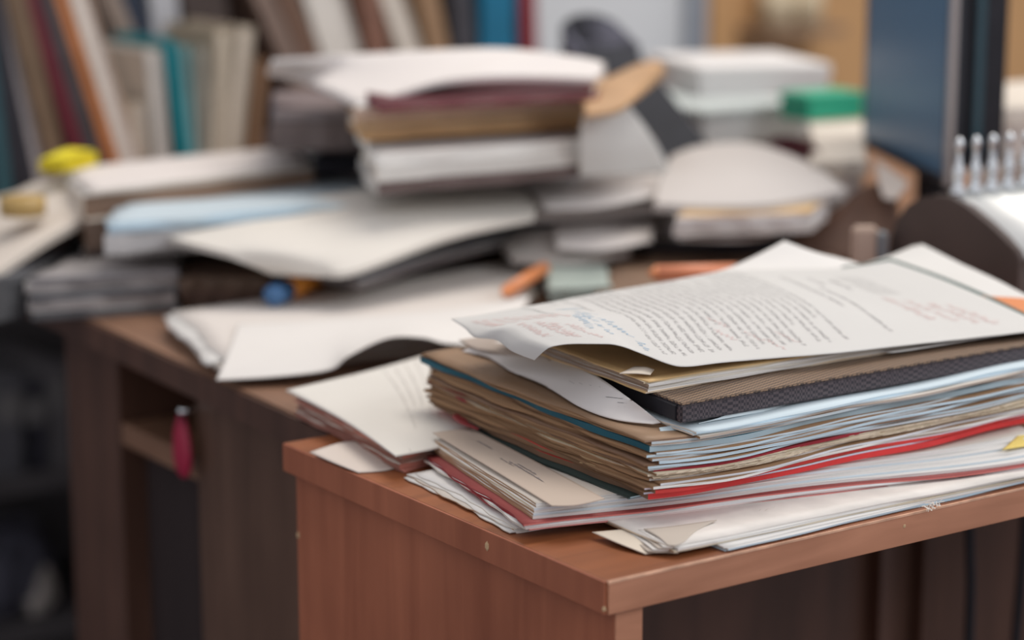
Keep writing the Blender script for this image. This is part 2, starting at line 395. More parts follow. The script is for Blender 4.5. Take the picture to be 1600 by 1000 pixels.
# ================================================================== the tall stack on the front desk
def W1(x, y): return .0012*math.sin(x*16+y*6+.5) + .0008*math.sin(x*37+1.2+y*9)
def W2(x, y): return .0016*math.sin(x*19-y*7+2.4) + .0009*math.sin(x*41+y*13)
ZQ = lambda *p: [at(a, b, z) for a, b, z in p]
def rect(nl, nr, dep, z=None):
    """near-left, near-right world points and the depth of the sheet square to that edge"""
    nl, nr = Vector(nl), Vector(nr); d = (nr-nl); n = Vector((-d.y, d.x, 0)).normalized()*dep
    return [nl, nr, nr+n, nl+n]

# blue edged sheet, lowest on the desk at the front
q = rect(at(1133, 862, .0002), at(1700, 731, .0002), .21)
bundle('blue_document', 'thin pale blue document lying lowest, its corner over the bare wood', 'document', q,
       [('cover', .0006, BLUE, (.42, .58, .68), BLUE), ('page_bundle', .0010, WHITE, BLUE, GREY), ('page_bundle', .0008, WHITE, WHITE, GREY)], 3, None, .0006, .0012)
# cream folded file with its rolled spine
q = rect(at(1052, 864, .0028), at(1640, 742, .0028), .22)
ef = bundle('cream_folder', 'cream paper folder with folded flaps at the bottom of the tall stack', 'folder', q,
       [('folder_back', .0008, CREAM, (.60, .53, .42), TAN), ('page_bundle', .0012, WHITE, WHITE, GREY), ('folder_front', .0008, (.68, .64, .60), (.68, .64, .60), (.62, .52, .4))], 5, None, .0005, .0008)
A = at(926, 832, .0035); B = at(1060, 863, .003); C = at(1010, 838, .006)
S = Coons(px((1008, 865, .0012), (1030, 863, .0008), (1060, 864, .0015)), px((925, 831, .0035), (985, 826, .0045), (1040, 822, .005)),
          px((1008, 865, .0012), (965, 848, .003), (925, 831, .0035)), px((1060, 864, .0015), (1055, 845, .004), (1040, 822, .005)))
sheet_surface('folded_flap', S, paper((.66, .58, .48)), ef, 12, 12, .0004)
for k in range(5):
    d = k*9; z = .0022+.0009*k
    S = Coons(px((1012+d*.9, 861-k*2.2, z), (1034+d*.6, 862-k*2.5, z+.0004), (1062+k*2, 858-k*3, z)), px((970+d, 832-k*1.5, z+.001), (1050, 822, z+.001), (1120, 812, z+.001)),
              px((1012+d*.9, 861-k*2.2, z), (992+d, 846-k*2, z+.0007), (970+d, 832-k*1.5, z+.001)), px((1062+k*2, 858-k*3, z), (1090, 836-k*2, z), (1120, 812, z+.001)))
    sheet_surface('inner_sheet', S, paper((.70, .67, .63) if k % 2 else (.50, .44, .38)), ef, 10, 8, .0005)

# loose white papers at the left foot of the stack
q = ZQ((802, 832, .0002), (1250, 772, .0002), (1060, 660, .0002), (640, 746, .0002))
bundle('loose_papers', 'loose white papers at the foot of the tall stack, jutting out left', 'papers', q,
       [('sheet', .0005, WARM, WHITE, WARM), ('sheet', .0005, WHITE, WHITE, WARM), ('sheet', .0006, WARM, WHITE, TAN), ('sheet', .0006, WHITE, WHITE, WARM), ('sheet', .0006, WHITE, WHITE, WARM)], 8, None, .0012, .003, .02)
# wide pink folder with pages
q = ZQ((822, 834, .0035), (1660, 726, .0062), (1420, 606, .0062), (668, 722, .0035))
bundle('pink_folder', 'wide red and pink card folder, low in the stack, with white pages', 'folder', q,
       [('folder_back', .0008, MAROON, (.62, .25, .23), MAROON), ('page_bundle', .0010, WHITE, (.72, .60, .58), WARM), ('page_bundle', .0012, WHITE, (.70, .69, .70), MAROON),
        ('folder_front', .0007, (.30, .06, .055), (.60, .17, .15), MAROON)], 9, W1, .001, .0015)
q = [p+Vector((.006, .0025, .0038)) for p in ZQ((822, 834, .0035), (1660, 726, .0062), (1420, 606, .0062), (668, 722, .0035))]
bt = bundle('page_sheaf', 'thick sheaf of white pages with tan left edges below the brown stack', 'papers', q,
       [('page_bundle', .0016, WHITE, WHITE, TAN), ('page_bundle', .0012, WHITE, (.62, .70, .75), TAN), ('page_bundle', .0012, WHITE, WHITE, TAN),
        ('page_bundle', .0012, WHITE, (.64, .70, .74), CREAM), ('page_bundle', .0010, WHITE, WHITE, TAN), ('page_bundle', .0008, WARM, WHITE, TAN)], 11, W1, .0003, .0006, .002, None, 30, 18, ((.0006, .0004, 0), (0, .0052, 0)))
# letter with handwriting on top of it, and the dark green cover beside it
zt = .0170
S = Coons(px((862, 790, zt), (900, 789, zt), (945, 779, zt+.0006)), px((676, 676, zt), (705, 672, zt), (735, 668, zt)), px((862, 790, zt), (770, 733, zt+.0004), (676, 676, zt)), px((945, 779, zt+.0006), (840, 722, zt+.0003), (735, 668, zt)))
e = tag(empty('letter', S(.5, .5)), 'beige letter with handwritten lines sticking out under the brown stack', 'letter')
sheet_surface('sheet', S, paper((.50, .41, .34)), e, 12, 30, .0004)
R = random.Random(5); sg = []
for k, (v0, L) in enumerate(((.60, .09), (.56, .17), (.52, .13), (.47, .16), (.80, .10))):
    scribble(R, sg, 150+12*(k % 3)+k*6, v0*210, L*210, 9, 0, 2.2, 1.2)
ribbon('handwriting', S, sg, plain('ink_faded', (.30, .26, .25), .9), e)
q = ZQ((985, 783, .0148), (1500, 655, .0152), (1420, 575, .0152), (728, 676, .0148))
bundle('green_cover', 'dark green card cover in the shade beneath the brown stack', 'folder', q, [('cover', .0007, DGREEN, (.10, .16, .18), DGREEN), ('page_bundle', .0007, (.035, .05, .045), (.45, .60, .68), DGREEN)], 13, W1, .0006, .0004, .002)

# ---- the brown-edged main stack
def base(z, dx=0, dy=0, x1=.37, dep=.215): return [Vector((.062+dx, .047+dy, z)), Vector((x1, .040+dy, z)), Vector((x1+.004, .040+dy+dep, z)), Vector((.072+dx, .047+dy+dep, z))]
TL = (.30, .18, .10); TB = (.23, .135, .075); TD = (.165, .095, .055)  # left-edge browns: aged paper, plus dim warm light put into the colours
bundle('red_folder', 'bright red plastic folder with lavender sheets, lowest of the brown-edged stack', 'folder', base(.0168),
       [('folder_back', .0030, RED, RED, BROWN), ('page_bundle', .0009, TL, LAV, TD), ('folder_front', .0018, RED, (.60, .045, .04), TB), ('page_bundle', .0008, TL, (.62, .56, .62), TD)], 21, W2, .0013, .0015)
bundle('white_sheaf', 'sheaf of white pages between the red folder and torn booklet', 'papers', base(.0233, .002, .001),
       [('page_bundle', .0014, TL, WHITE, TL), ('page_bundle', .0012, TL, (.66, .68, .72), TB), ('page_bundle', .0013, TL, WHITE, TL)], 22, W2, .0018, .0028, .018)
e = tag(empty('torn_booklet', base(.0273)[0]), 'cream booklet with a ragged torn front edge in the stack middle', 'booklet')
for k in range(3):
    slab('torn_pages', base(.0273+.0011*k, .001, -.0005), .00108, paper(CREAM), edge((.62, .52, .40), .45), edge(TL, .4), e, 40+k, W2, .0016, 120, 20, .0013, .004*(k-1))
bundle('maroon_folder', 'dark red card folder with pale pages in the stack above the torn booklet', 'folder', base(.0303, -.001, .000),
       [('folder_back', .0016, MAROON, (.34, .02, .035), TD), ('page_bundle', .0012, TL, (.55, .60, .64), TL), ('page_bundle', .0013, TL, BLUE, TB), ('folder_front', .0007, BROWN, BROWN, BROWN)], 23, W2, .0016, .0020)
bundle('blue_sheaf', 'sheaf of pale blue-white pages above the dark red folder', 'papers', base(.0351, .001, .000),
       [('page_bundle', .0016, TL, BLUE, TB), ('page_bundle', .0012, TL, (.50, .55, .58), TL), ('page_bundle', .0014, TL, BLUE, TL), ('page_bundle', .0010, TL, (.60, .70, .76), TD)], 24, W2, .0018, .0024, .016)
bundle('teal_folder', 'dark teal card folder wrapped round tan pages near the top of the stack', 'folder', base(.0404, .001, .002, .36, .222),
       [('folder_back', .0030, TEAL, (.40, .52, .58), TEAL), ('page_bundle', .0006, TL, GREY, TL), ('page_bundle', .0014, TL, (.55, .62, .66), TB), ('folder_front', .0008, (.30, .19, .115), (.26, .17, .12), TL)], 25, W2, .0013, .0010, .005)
q = [Vector((.090, .0455, .0458)), Vector((.375, .0395, .0458)), Vector((.378, .20, .0458)), Vector((.10, .20, .0458))]
bundle('pale_sheets', 'pale blue-white sheets directly under the black case', 'sheets', q, [('sheet', .0012, WARM, (.50, .42, .36), TL), ('sheet', .0010, BLUE, (.55, .62, .66), WARM), ('sheet', .0010, (.60, .70, .75), BLUE, WARM)], 26, W2, .0014, .001, .006)
# dog-eared maroon corners and the teal spine at the far left of the stack
for k, (qx, qy, zz, colr) in enumerate(((724, 617, .030, MAROON), (722, 652, .021, MAROON))):
    P = at(qx, qy, zz)
    S = Coons(lines(P+Vector((-.004, -.022, -.001)), P+Vector((-.003, -.01, -.0005))), lines(P+Vector((-.004, .004, .001)), P+Vector((.01, .012, 0))), lines(P+Vector((-.004, -.022, -.001)), P+Vector((-.007, -.008, .0005)), P+Vector((-.004, .004, .001))), lines(P+Vector((-.003, -.01, -.0005)), P+Vector((.01, .012, 0))))
    o = sheet_surface('folder_corner', S, cover(colr), None, 6, 10, .0012)
    tag(o, ['dog-eared maroon folder corner poking from the stack left, upper one', 'dog-eared maroon folder corner poking from the stack left, lower one'][k], 'folder corner')
# torn brown sheets peeping out of the left side
for k, (a, b, zz) in enumerate((((860, 690), (1000, 738), .0262), ((905, 722), (985, 742), .0228))):
    P, Q = at(*a, zz), at(*b, zz)
    S = Coons(lines(Q, Q+Vector((.02, .004, 0))), lines(P, P+Vector((.03, 0, 0))), lines(Q, (P+Q)/2+Vector((-.004, 0, -.0006)), (P*.7+Q*.3)+Vector((-.001, 0, .0004)), P), lines(Q+Vector((.02, .004, 0)), P+Vector((.03, 0, 0))))
    tag(sheet_surface('torn_sheet', S, paper((.40, .27, .15)), None, 8, 24, .0004), ['torn tan sheet slipping out of the stack\'s left side, the longer one', 'torn tan sheet slipping out of the stack\'s left side, the shorter one'][k], 'sheet')
# pale blue sheet hanging over the front edge
S = Coons(px((1040, 701, .037), (1100, 691, .0375), (1210, 668, .040), (1400, 628, .0425)), px((1030, 668, .0460), (1110, 655, .0468), (1230, 634, .0465), (1420, 600, .0455)),
          px((1040, 701, .037), (1036, 686, .042), (1030, 668, .0460)), px((1400, 628, .0425), (1410, 614, .044), (1420, 600, .0455)))
tag(sheet_surface('blue_sheet', S, paper((.60, .72, .78)), None, 30, 10, .0004), 'pale blue sheet drooping over the front of the stack below the black case', 'sheet')
S = Coons(px((1092, 661, .0475), (1160, 648, .0478), (1300, 622, .0475)), px((1166, 627, .0530), (1210, 631, .050), (1310, 612, .0480)), px((1092, 661, .0475), (1130, 650, .0490), (1166, 627, .0530)), px((1300, 622, .0475), (1310, 612, .0480)))
tag(sheet_surface('dog_eared_sheet', S, paper((.66, .74, .77)), None, 20, 8, .0004), 'small pale blue sheet corner turned up against the black case', 'sheet')
# white sheet lying on the case and drooping over its left side
S = Coons(px((1020, 662, .0468), (1032, 660, .0470)), px((722, 548, .0490), (760, 537, .0520), (830, 527, .0570)),
          px((1020, 662, .0468), (962, 655, .0468), (908, 636, .0472), (855, 604, .0478), (800, 580, .0485), (765, 559, .0487), (722, 548, .0490)), px((1032, 660, .0470), (1008, 641, .0525), (980, 620, .0575), (940, 592, .0596), (890, 562, .0598), (830, 527, .0598)), 0)
e = tag(empty('white_sheet', S(.5, .5)), 'white sheet sticking out left between the brown stack and black case', 'sheet')
sheet_surface('sheet', S, paper((.72, .69, .67)), e, 12, 40, .0004)
R = random.Random(2); sg = []
for k in range(4): sg.append((170+22*k, 118-k*4, 190+22*k, 60-k*3, 1.4))
sg += [(215, 70, 285, 62, 1.4), (205, 84, 260, 78, 1.2)]
ribbon('pen_marks', S, sg, M_ink, e)
S2 = Coons(px((850, 590, .0500), (900, 600, .0500)), px((717, 531, .0530), (800, 518, .0560)), px((850, 590, .0500), (800, 560, .0510), (745, 545, .052), (717, 531, .0520)), px((900, 600, .0500), (850, 555, .0580), (800, 518, .0560)))
tag(sheet_surface('grey_sheet', S2, paper((.45, .38, .33)), None, 10, 20, .0005), 'brownish grey sheet just above the teal folder\'s far left corner', 'sheet')

# ---- black woven document case
M_weave_t = weave('woven_lid_sheen', (.075, .05, .037), (.27, .175, .11), 470)  # lid browner than the sides: its glossy reflection is put into the colours
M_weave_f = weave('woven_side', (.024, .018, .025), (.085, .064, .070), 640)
nl = at(1064, 650, .0535); cq = [Vector((nl.x, nl.y, 0)), Vector((.385, .052, 0)), Vector((.390, .215, 0)), Vector((nl.x+.020, .215, 0))]
def inset(q, d): c = sum(q, Vector())/4; return [p + (c-p).normalized()*d for p in q]
e = tag(empty('document_case', nl), 'black document case with a woven texture near the top of the stack', 'case')
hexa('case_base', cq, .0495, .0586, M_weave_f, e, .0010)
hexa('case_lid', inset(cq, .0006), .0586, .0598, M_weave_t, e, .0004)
hexa('hollow_end_shade', [cq[0]+Vector((-.0004, .004, 0)), cq[0]+Vector((.003, .004, 0)), cq[3]+Vector((.003, -.004, 0)), cq[3]+Vector((-.0004, -.004, 0))], .0502, .0580, M_black, e, .0003)  # solid black block painting the shade inside the hollow end

# ---- yellow folder with pages under the typed page
pl = at(1010, 614, .0602)
q = [Vector((pl.x, pl.y, .0600)), Vector((.272, pl.y-.002, .0600)), Vector((.275, pl.y+.145, .0600)), Vector((pl.x+.012, pl.y+.145, .0600))]
bundle('manila_folder', 'yellowed manila folder full of pages directly under the typed page', 'folder', q,
       [('folder_back', .0007, MANILA, (.62, .52, .40), MANILA), ('page_bundle', .0014, WHITE, WHITE, (.34, .25, .19)), ('page_bundle', .0014, WHITE, (.66, .62, .55), (.27, .19, .14)),
        ('page_bundle', .0013, WHITE, WHITE, (.36, .27, .2)), ('page_bundle', .0010, CREAM, (.66, .56, .40), (.28, .2, .15)), ('folder_front', .0006, MANILA, MANILA, MANILA)], 31, None, .0007, .0007, .004)
b = at(975, 588, .0684)
S = Coons(px((968, 583, .0686), (995, 583, .0690), (1016, 585, .0688)), px((992, 572, .0690), (1010, 573, .0705), (1022, 577, .0695)), px((968, 583, .0686), (992, 572, .0690)), px((1016, 585, .0688), (1022, 577, .0695)))
tag(sheet_surface('paper_scrap', S, paper((.70, .62, .52)), None, 6, 4, .0004), 'small torn paper scrap on the yellow folder under the curled page edge', 'scrap')

# ---- sheets around the typed page
def sheet_thing(name, label, front, back, left, right, col, bulge=0, t=.0004, nu=36, nv=22, cat='sheet'):
    S = Coons(front, back, left, right, bulge); o = sheet_surface(name, S, paper(col), None, nu, nv, t); tag(o, label, cat); return S, o
sheet_thing('curled_sheet', 'white sheet behind the typed page, its far corner curled up', px((1150, 540, .0680), (1290, 535, .0650), (1430, 525, .0635), (1560, 508, .0635)),
            px((930, 462, .0715), (1040, 440, .0720), (1120, 424, .0745), (1175, 402, .0800), (1225, 376, .0880)),
            px((1150, 540, .0680), (1040, 500, .0710), (930, 462, .0715)), px((1560, 508, .0635), (1450, 455, .0700), (1340, 411, .0755), (1275, 394, .0815), (1225, 376, .0880)), (.70, .68, .655))
sheet_thing('tip_sheet', 'white sheet tip poking out in front, beneath the typed page', px((1345, 546, .0632), (1380, 549, .0622), (1412, 548, .0620), (1560, 524, .0622), (1680, 505, .0622)), px((1250, 510, .0640), (1350, 500, .0640), (1600, 470, .0650)),
            px((1345, 546, .0632), (1290, 525, .0640), (1250, 510, .0640)), px((1680, 505, .0622), (1600, 470, .0650)), (.70, .68, .66))
for k, dx in enumerate((0, -11)):
    sheet_thing('raised_sheet', ['white sheet with a lifted corner right of the typed page, front one', 'white sheet with a lifted corner right of the typed page, rear one'][k],
        px((1420, 500, .0610), (1560, 515, .0605), (1700, 508, .0605)), px((1330+dx*.3, 418, .0700), (1385+dx*.3, 402, .0735), (1440+dx, 381+k*2, .0800)),
        px((1420, 500, .0610), (1375, 455, .0665), (1330+dx*.3, 418, .0700)), px((1700, 508, .0605), (1600, 462-k*3, .0665), (1555, 439-k*3, .0705), (1500+dx*.5, 411-k*2, .0745), (1440+dx, 381+k*2, .0800)), (.66, .645, .62))
sheet_thing('edge_shadow_sheet', 'dark green card edge showing behind the typed page\'s right side', px((1300, 520, .0655), (1480, 520, .0632), (1645, 510, .0628)), px((1306, 416, .0745), (1345, 412, .0765), (1391, 403, .0785)),  # dark sheet set behind the lifted page edge in place of its shadow
            px((1300, 520, .0655), (1300, 460, .071), (1306, 416, .0745)), px((1645, 510, .0628), (1600, 488, .0662), (1532, 456, .0712), (1460, 427, .0758), (1391, 403, .0785)), (.10, .14, .13), 0, .0008)
sheet_thing('orange_folder', 'orange card corner showing right of the typed page', px((1530, 485, .0640), (1700, 508, .0620)), px((1528, 462, .0705), (1600, 466, .0690), (1720, 478, .0650)),
            px((1530, 485, .0640), (1528, 462, .0705)), px((1700, 508, .0620), (1720, 478, .0650)), (.66, .26, .12), 0, .0008)

# ---- the typed page on top
def upx(*q, n=40):
    """curve through the given points, resampled so that it advances evenly from left to right"""
    d = [crom([Vector(p) for p in q], i/400) for i in range(401)]; out = []
    for k in range(n+1):
        x = q[0][0] + (q[-1][0]-q[0][0])*k/n; j = min(range(400), key=lambda i: abs(d[i].x-x)); out.append(at(x, d[j].y, d[j].z))
    return out
front = upx((835, 562, .0700), (849, 547, .0765), (880, 538, .0800), (925, 537, .0815), (965, 539, .0812), (1005, 553, .0775), (1060, 572, .0735), (1130, 566, .0712), (1200, 560, .0690), (1300, 552, .0676), (1400, 541, .0660), (1520, 528, .0645), (1645, 514, .0645))
back = upx((705, 498, .0740), (760, 490, .0745), (850, 474, .0745), (940, 457, .0745), (1040, 440, .0745), (1130, 424, .0750), (1220, 421, .0760), (1310, 419, .0770), (1391, 408, .0795))
left = px((835, 562, .0700), (800, 548, .0715), (776, 531, .0740), (742, 526, .0735), (726, 512, .0735), (705, 498, .0740))
right = px((1645, 514, .0645), (1600, 493, .0675), (1530, 461, .0725), (1460, 432, .0770), (1391, 408, .0795))
PAGE = Coons(front, back, left, right, 0, lambda u, v: .0105*math.sin(math.pi*v)*(math.sin(math.pi*min(1, u/.42)*.5) if u < .42 else (.5+.5*math.cos(math.pi*(u-.42)/.58)))**.8)
e = tag(empty('typed_page', PAGE(.5, .5)), 'white typed page with blue and red handwriting on top of the stack', 'page')
sheet_surface('sheet', PAGE, paper((.59, .58, .56)), e, 110, 60, .0003)
R = random.Random(12); sg = []
NL = 21
for k in range(NL):
    s = 80 + k*5.2
    print_line(R, sg, s, 196-(0 if R.random() > .12 else 30), 20+R.uniform(-3, 3) + (R.uniform(25, 80) if R.random() < .15 else 0))
for s, a, b in ((203, 168, 80), (212, 130, 30), (219, 165, 140)): print_line(R, sg, s, a, b, 2.2, 1.8, .34)
for k in range(6): print_line(R, sg, 240+k*3.0, 172, 118, 1.2, 1.2, .16)
print_line(R, sg, 230, 158, 128, 2.6, 2.0, .55)
print_line(R, sg, 42, 190, 110); print_line(R, sg, 60, 198, 170); print_line(R, sg, 69, 190, 118)
ribbon('printed_text', PAGE, sg, plain('toner', (.32, .31, .31), .8), e)
sg = []
for s, t, L, h in ((56, 118, 26, 6), (50, 96, 30, 8), (46, 86, 40, 6), (58, 78, 34, 7), (52, 60, 22, 5), (70, 40, 24, 5)): scribble(R, sg, s, t, L, h, R.uniform(-2, 10), .45, 2.2)
sg += [(52, 135, 68, 132, .9), (52, 134, 66, 137, .7)]
ribbon('blue_handwriting', PAGE, sg, M_ink_blue, e)
sg = []
for k in range(7): scribble(R, sg, 6+k*5, 178-k*9, 60-k*3, 4.2, R.uniform(0, 6), .35, 1.3)
for k in range(4): scribble(R, sg, 14+k*7, 92-k*10, 60-k*6, 5, R.uniform(2, 8), .35, 1.3)
ribbon('red_margin_note', PAGE, sg, M_ink_red, e)
sg = []
for k in range(4): scribble(R, sg, 238+k*10, 106-k*6, 52, 7, R.uniform(2, 14), .4, 1.5)
ribbon('red_head_note', PAGE, sg, M_ink_red, e)
sg = []
for q_, t in ((120, 70), (132, 46), (150, 40), (118, 50), (140, 30)): scribble(R, sg, q_, t, 18, 3, 6, .35, 2)
ribbon('red_corrections', PAGE, sg, M_ink_red, e)
# yellow note at the right picture edge
q = ZQ((1566, 706, .0132), (1640, 694, .0132), (1650, 672, .0132), (1597, 683, .0132))
q = [p+UP*.0012 for p in q]; S = Coons(lines(q[0], q[1]), lines(q[3]+UP*.002, q[2]+UP*.002), lines(q[0], q[3]+UP*.002), lines(q[1], q[2]+UP*.002))
tag(sheet_surface('sticky_note', S, paper((.72, .56, .17)), None, 8, 8, .0003), 'yellow sticky note between pages low in the stack', 'sticky note')
# frayed bits of paper
for k, (qx, qy, zz) in enumerate(((1205, 800, .004), (1448, 789, .003))):
    P = at(qx, qy, zz); R = random.Random(60+k)
    V = []; Fc = []
    for i in range(26):
        a = P + Vector((R.uniform(-.007, .009), R.uniform(-.002, .002), R.uniform(-.001, .001))); d = Vector((R.uniform(-.004, .003), R.uniform(-.004, 0), R.uniform(-.003, .003))); n = Vector((.0006, 0, .0004)); j = len(V)
        V += [a, a+n, a+n+d, a+d]; Fc.append((j, j+1, j+2, j+3))
    tag(mesh_obj('frayed_fibres', V, Fc, paper((.72, .66, .60))), ['frayed paper fibres on the pink folder\'s front edge', 'frayed paper fibres above the desk edge, nearer the right'][k], 'fibres', None, 'stuff')

# ================================================================== papers left of the stack
q = ZQ((628, 738, .0003), (800, 690, .0003), (700, 570, .0003), (466, 652, .0003))
bundle('salmon_folder', 'salmon pink folder under a white sheet, left of the tall stack', 'folder', q,
       [('folder_back', .0012, PINKF, PINKF, (.30, .13, .10)), ('page_bundle', .0030, WARM, PINKF, (.30, .14, .11)), ('page_bundle', .0030, WARM, (.36, .2, .16), (.26, .12, .095)), ('page_bundle', .0025, WARM, PINKF, (.36, .18, .14)), ('folder_front', .0010, (.58, .27, .21), (.58, .27, .21), PINKF)], 51, None, .001, .002, .01)
S = Coons(px((618, 712, .0125), (680, 700, .0125), (760, 680, .0125)), px((447, 609, .0165), (580, 578, .0150), (700, 545, .0150), (800, 522, .0150)), px((618, 712, .0125), (540, 660, .0145), (447, 609, .0165)), px((760, 680, .0125), (800, 522, .0150)), .002)
e = tag(empty('printed_form', S(.5, .5)), 'white form with faint columns on the salmon folder, left of the stack', 'form')
sheet_surface('sheet', S, paper((.68, .65, .60)), e, 24, 24, .0008)
sg = [(72, 4, 78, 206, 2.2)]; R = random.Random(4)
for k in range(9): print_line(R, sg, 110+k*14, 190, 40+R.uniform(0, 60), 3, 3, .4)
ribbon('printed_text', S, sg, plain('toner_faint', (.52, .49, .46), .9), e)
S = Coons(px((560, 738, .0008), (600, 735, .0008), (640, 726, .0008)), px((484, 706, .0035), (540, 690, .004), (600, 690, .003)), px((560, 738, .0008), (520, 722, .002), (484, 706, .0035)), px((640, 726, .0008), (600, 690, .003)))
tag(sheet_surface('paper_slip', S, paper((.66, .58, .52)), None, 10, 8, .0004), 'white paper slip peeping out under the salmon folder', 'slip')

# ================================================================== things on the back desk
def doc(name, label, cat, quad_px, ztop, layers, seed=0, wave=None, spread=.004, rot=.03, jit=.002, zbase=None):
    """a flat document whose top face fills quad_px at height ztop; layers bottom up, scaled to reach down to zbase"""
    tot = sum(l[1] for l in layers); zb = ztop-tot if zbase is None else zbase
    k = (ztop-zb)/tot
    q = [at(a, b, ztop) for a, b in quad_px]; q = [Vector((p.x, p.y, zb)) for p in q]
    return bundle(name, label, cat, q, [(l[0], l[1]*k)+tuple(l[2:]) for l in layers], seed, wave, jit, spread, rot, None, 16, 12)
def WB(x, y): return .003*math.sin(x*14+y*9) + .002*math.sin(x*23-y*17+1)
DKG = (.10, .10, .105)
# --- nearest: open sheaf with an arched sheet
doc('open_sheaf', 'fanned white sheaf on the back desk near the brown desk edge', 'papers', ((350, 562), (800, 500), (840, 398), (268, 490)), .013,
    [('sheet', .003, WARM, WARM, WARM), ('sheet', .003, WHITE, WARM, WHITE), ('sheet', .003, WARM, WHITE, WARM), ('sheet', .002, WHITE, WHITE, WHITE), ('sheet', .002, (.66, .61, .57), WHITE, WHITE)], 71, None, .006, .05, .002, .0003)
S = Coons(px((338, 593, .006), (430, 588, .007), (515, 577, .010), (545, 556, .019), (605, 528, .027), (660, 527, .026), (700, 536, .020), (780, 540, .012)), px((372, 506, .016), (520, 498, .017), (700, 483, .017), (830, 462, .016)),
          px((338, 593, .006), (352, 560, .013), (372, 506, .016)), px((780, 540, .012), (830, 462, .016)))
tag(sheet_surface('arched_sheet', S, paper((.69, .66, .63)), None, 60, 20, .0006), 'white sheet with an arched front edge, just left of the tall stack', 'sheet')
# marker tabs and pens lying there
def pen(name, label, a, b, r, mat, capmat, frac=.25, n=10):
    a, b = Vector(a), Vector(b); e = tag(empty(name, a), label, 'pen' if 'pen ' in label or label.endswith('pen') else 'pencil'); d = (b-a)
    tube('barrel', [a, a+d*(1-frac)], r, mat, e, n); tube('tip', [a+d*(1-frac), a+d*.96, b], [r, r*.45, r*.1] if frac < .2 else [r*1.02, r*1.0, r*.8], capmat, e, n)
M_or = plain('orange_plastic', (.85, .32, .04), .4); M_or2 = plain('orange_pencil', (.72, .26, .10), .45); M_bl = plain('blue_plastic', (.06, .16, .34), .4)
pen('marker', 'short orange marker pen with a blue cap on the fanned sheaf', at(496, 432, .0215), at(424, 463, .0215), .0080, M_or, M_bl, .30)
pen('pencil', 'orange pencil lying on papers behind the tall stack, left one', at(850, 420, .024), at(785, 460, .020), .0052, M_or2, M_or2, .12)
pen('pencil', 'orange pencil pointing left behind the typed page, right one', at(1150, 424, .045), at(1012, 427, .045), .0055, plain('salmon_pencil', (.75, .27, .14), .45), M_or2, .10)
doc('green_booklet', 'pale green booklet with a dark cover behind the tall stack', 'booklet', ((858, 452), (955, 448), (945, 412), (850, 412)), .022, [('page_bundle', .008, (.36, .42, .38), (.40, .47, .43), GREY), ('page_bundle', .004, (.40, .45, .40), (.33, .36, .33), GREY), ('cover', .003, (.40, .46, .42), (.10, .12, .11), DKG)], 73, None, .001, .01, .001, .0142)
# brown cardboard under the pencils
doc('brown_board', 'brown speckled board lying on the desk behind the typed page', 'board', ((930, 462), (1330, 420), (1270, 368), (960, 396)), .020, [('cover', .010, BROWN, BROWN, BROWN), ('cover', .009, (.22, .14, .095), (.19, .12, .08), BROWN)], 74, None, .001, .004, .001, .0003)
# --- middle: big white curved document on a dark folder
doc('dark_folder', 'dark grey folder beneath the broad curved white document', 'folder', ((500, 416), (560, 426), (836, 346), (560, 330)), .037, [('page_bundle', .010, GREY, (.16, .14, .14), BROWN), ('page_bundle', .008, GREY, (.12, .11, .12), BROWN), ('cover', .008, DKG, (.09, .10, .11), (.15, .10, .08))], 75, None, .002, .01, .002, .026)
S = Coons(px((425, 421, .040), (500, 424, .040), (555, 421, .042), (700, 368, .055), (832, 338, .060)), px((205, 352, .050), (330, 338, .060), (470, 313, .066), (610, 289, .074), (760, 286, .070), (850, 300, .062)),
          px((425, 421, .040), (360, 395, .052), (290, 378, .055), (205, 352, .050)), px((832, 338, .060), (850, 300, .062)))
tag(sheet_surface('broad_document', S, paper((.66, .625, .575)), None, 40, 24, .004), 'broad cream white document curving over the middle of the back desk', 'document')
doc('brown_file', 'brown paper file under the broad curved white document, at its left', 'folder', ((282, 436), (425, 436), (420, 405), (285, 385)), .024, [('page_bundle', .012, BROWN, (.10, .065, .05), BROWN), ('page_bundle', .010, BROWN, (.11, .07, .055), BROWN), ('cover', .010, (.20, .13, .095), (.13, .085, .06), BROWN)], 76, None, .003, .03, .002, .0003)
doc('grey_magazines', 'flat pile of grey magazines near the back desk\'s left edge', 'magazines', ((40, 436), (275, 423), (262, 390), (110, 395)), .030, [('cover', .006, GREY, DKG, DKG), ('page_bundle', .008, GREY, (.33, .30, .29), GREY), ('cover', .005, DKG, (.12, .12, .13), DKG), ('page_bundle', .007, GREY, (.38, .35, .34), GREY), ('cover', .004, (.30, .28, .28), (.2, .19, .2), GREY)], 77, None, .004, .03, .002, .0003)
S = Coons(px((140, 388, .034), (210, 394, .034), (330, 385, .036)), px((210, 336, .040), (280, 332, .042), (420, 318, .042)), px((140, 388, .034), (170, 355, .040), (210, 336, .040)), px((330, 385, .036), (420, 318, .042)), .003)
tag(sheet_surface('folded_letter', S, paper((.70, .66, .63)), None, 20, 14, .003), 'white folded letter on the grey magazines', 'letter')
doc('blue_papers', 'pale blue papers in the left middle of the back desk', 'papers', ((170, 352), (570, 322), (590, 272), (250, 292)), .066, [('page_bundle', .02, GREY, (.50, .49, .49), DKG), ('sheet', .006, BLUE, (.36, .46, .54), BLUE), ('sheet', .004, (.50, .58, .63), BLUE, BLUE)], 78, WB, .004, .02, .003, .044)
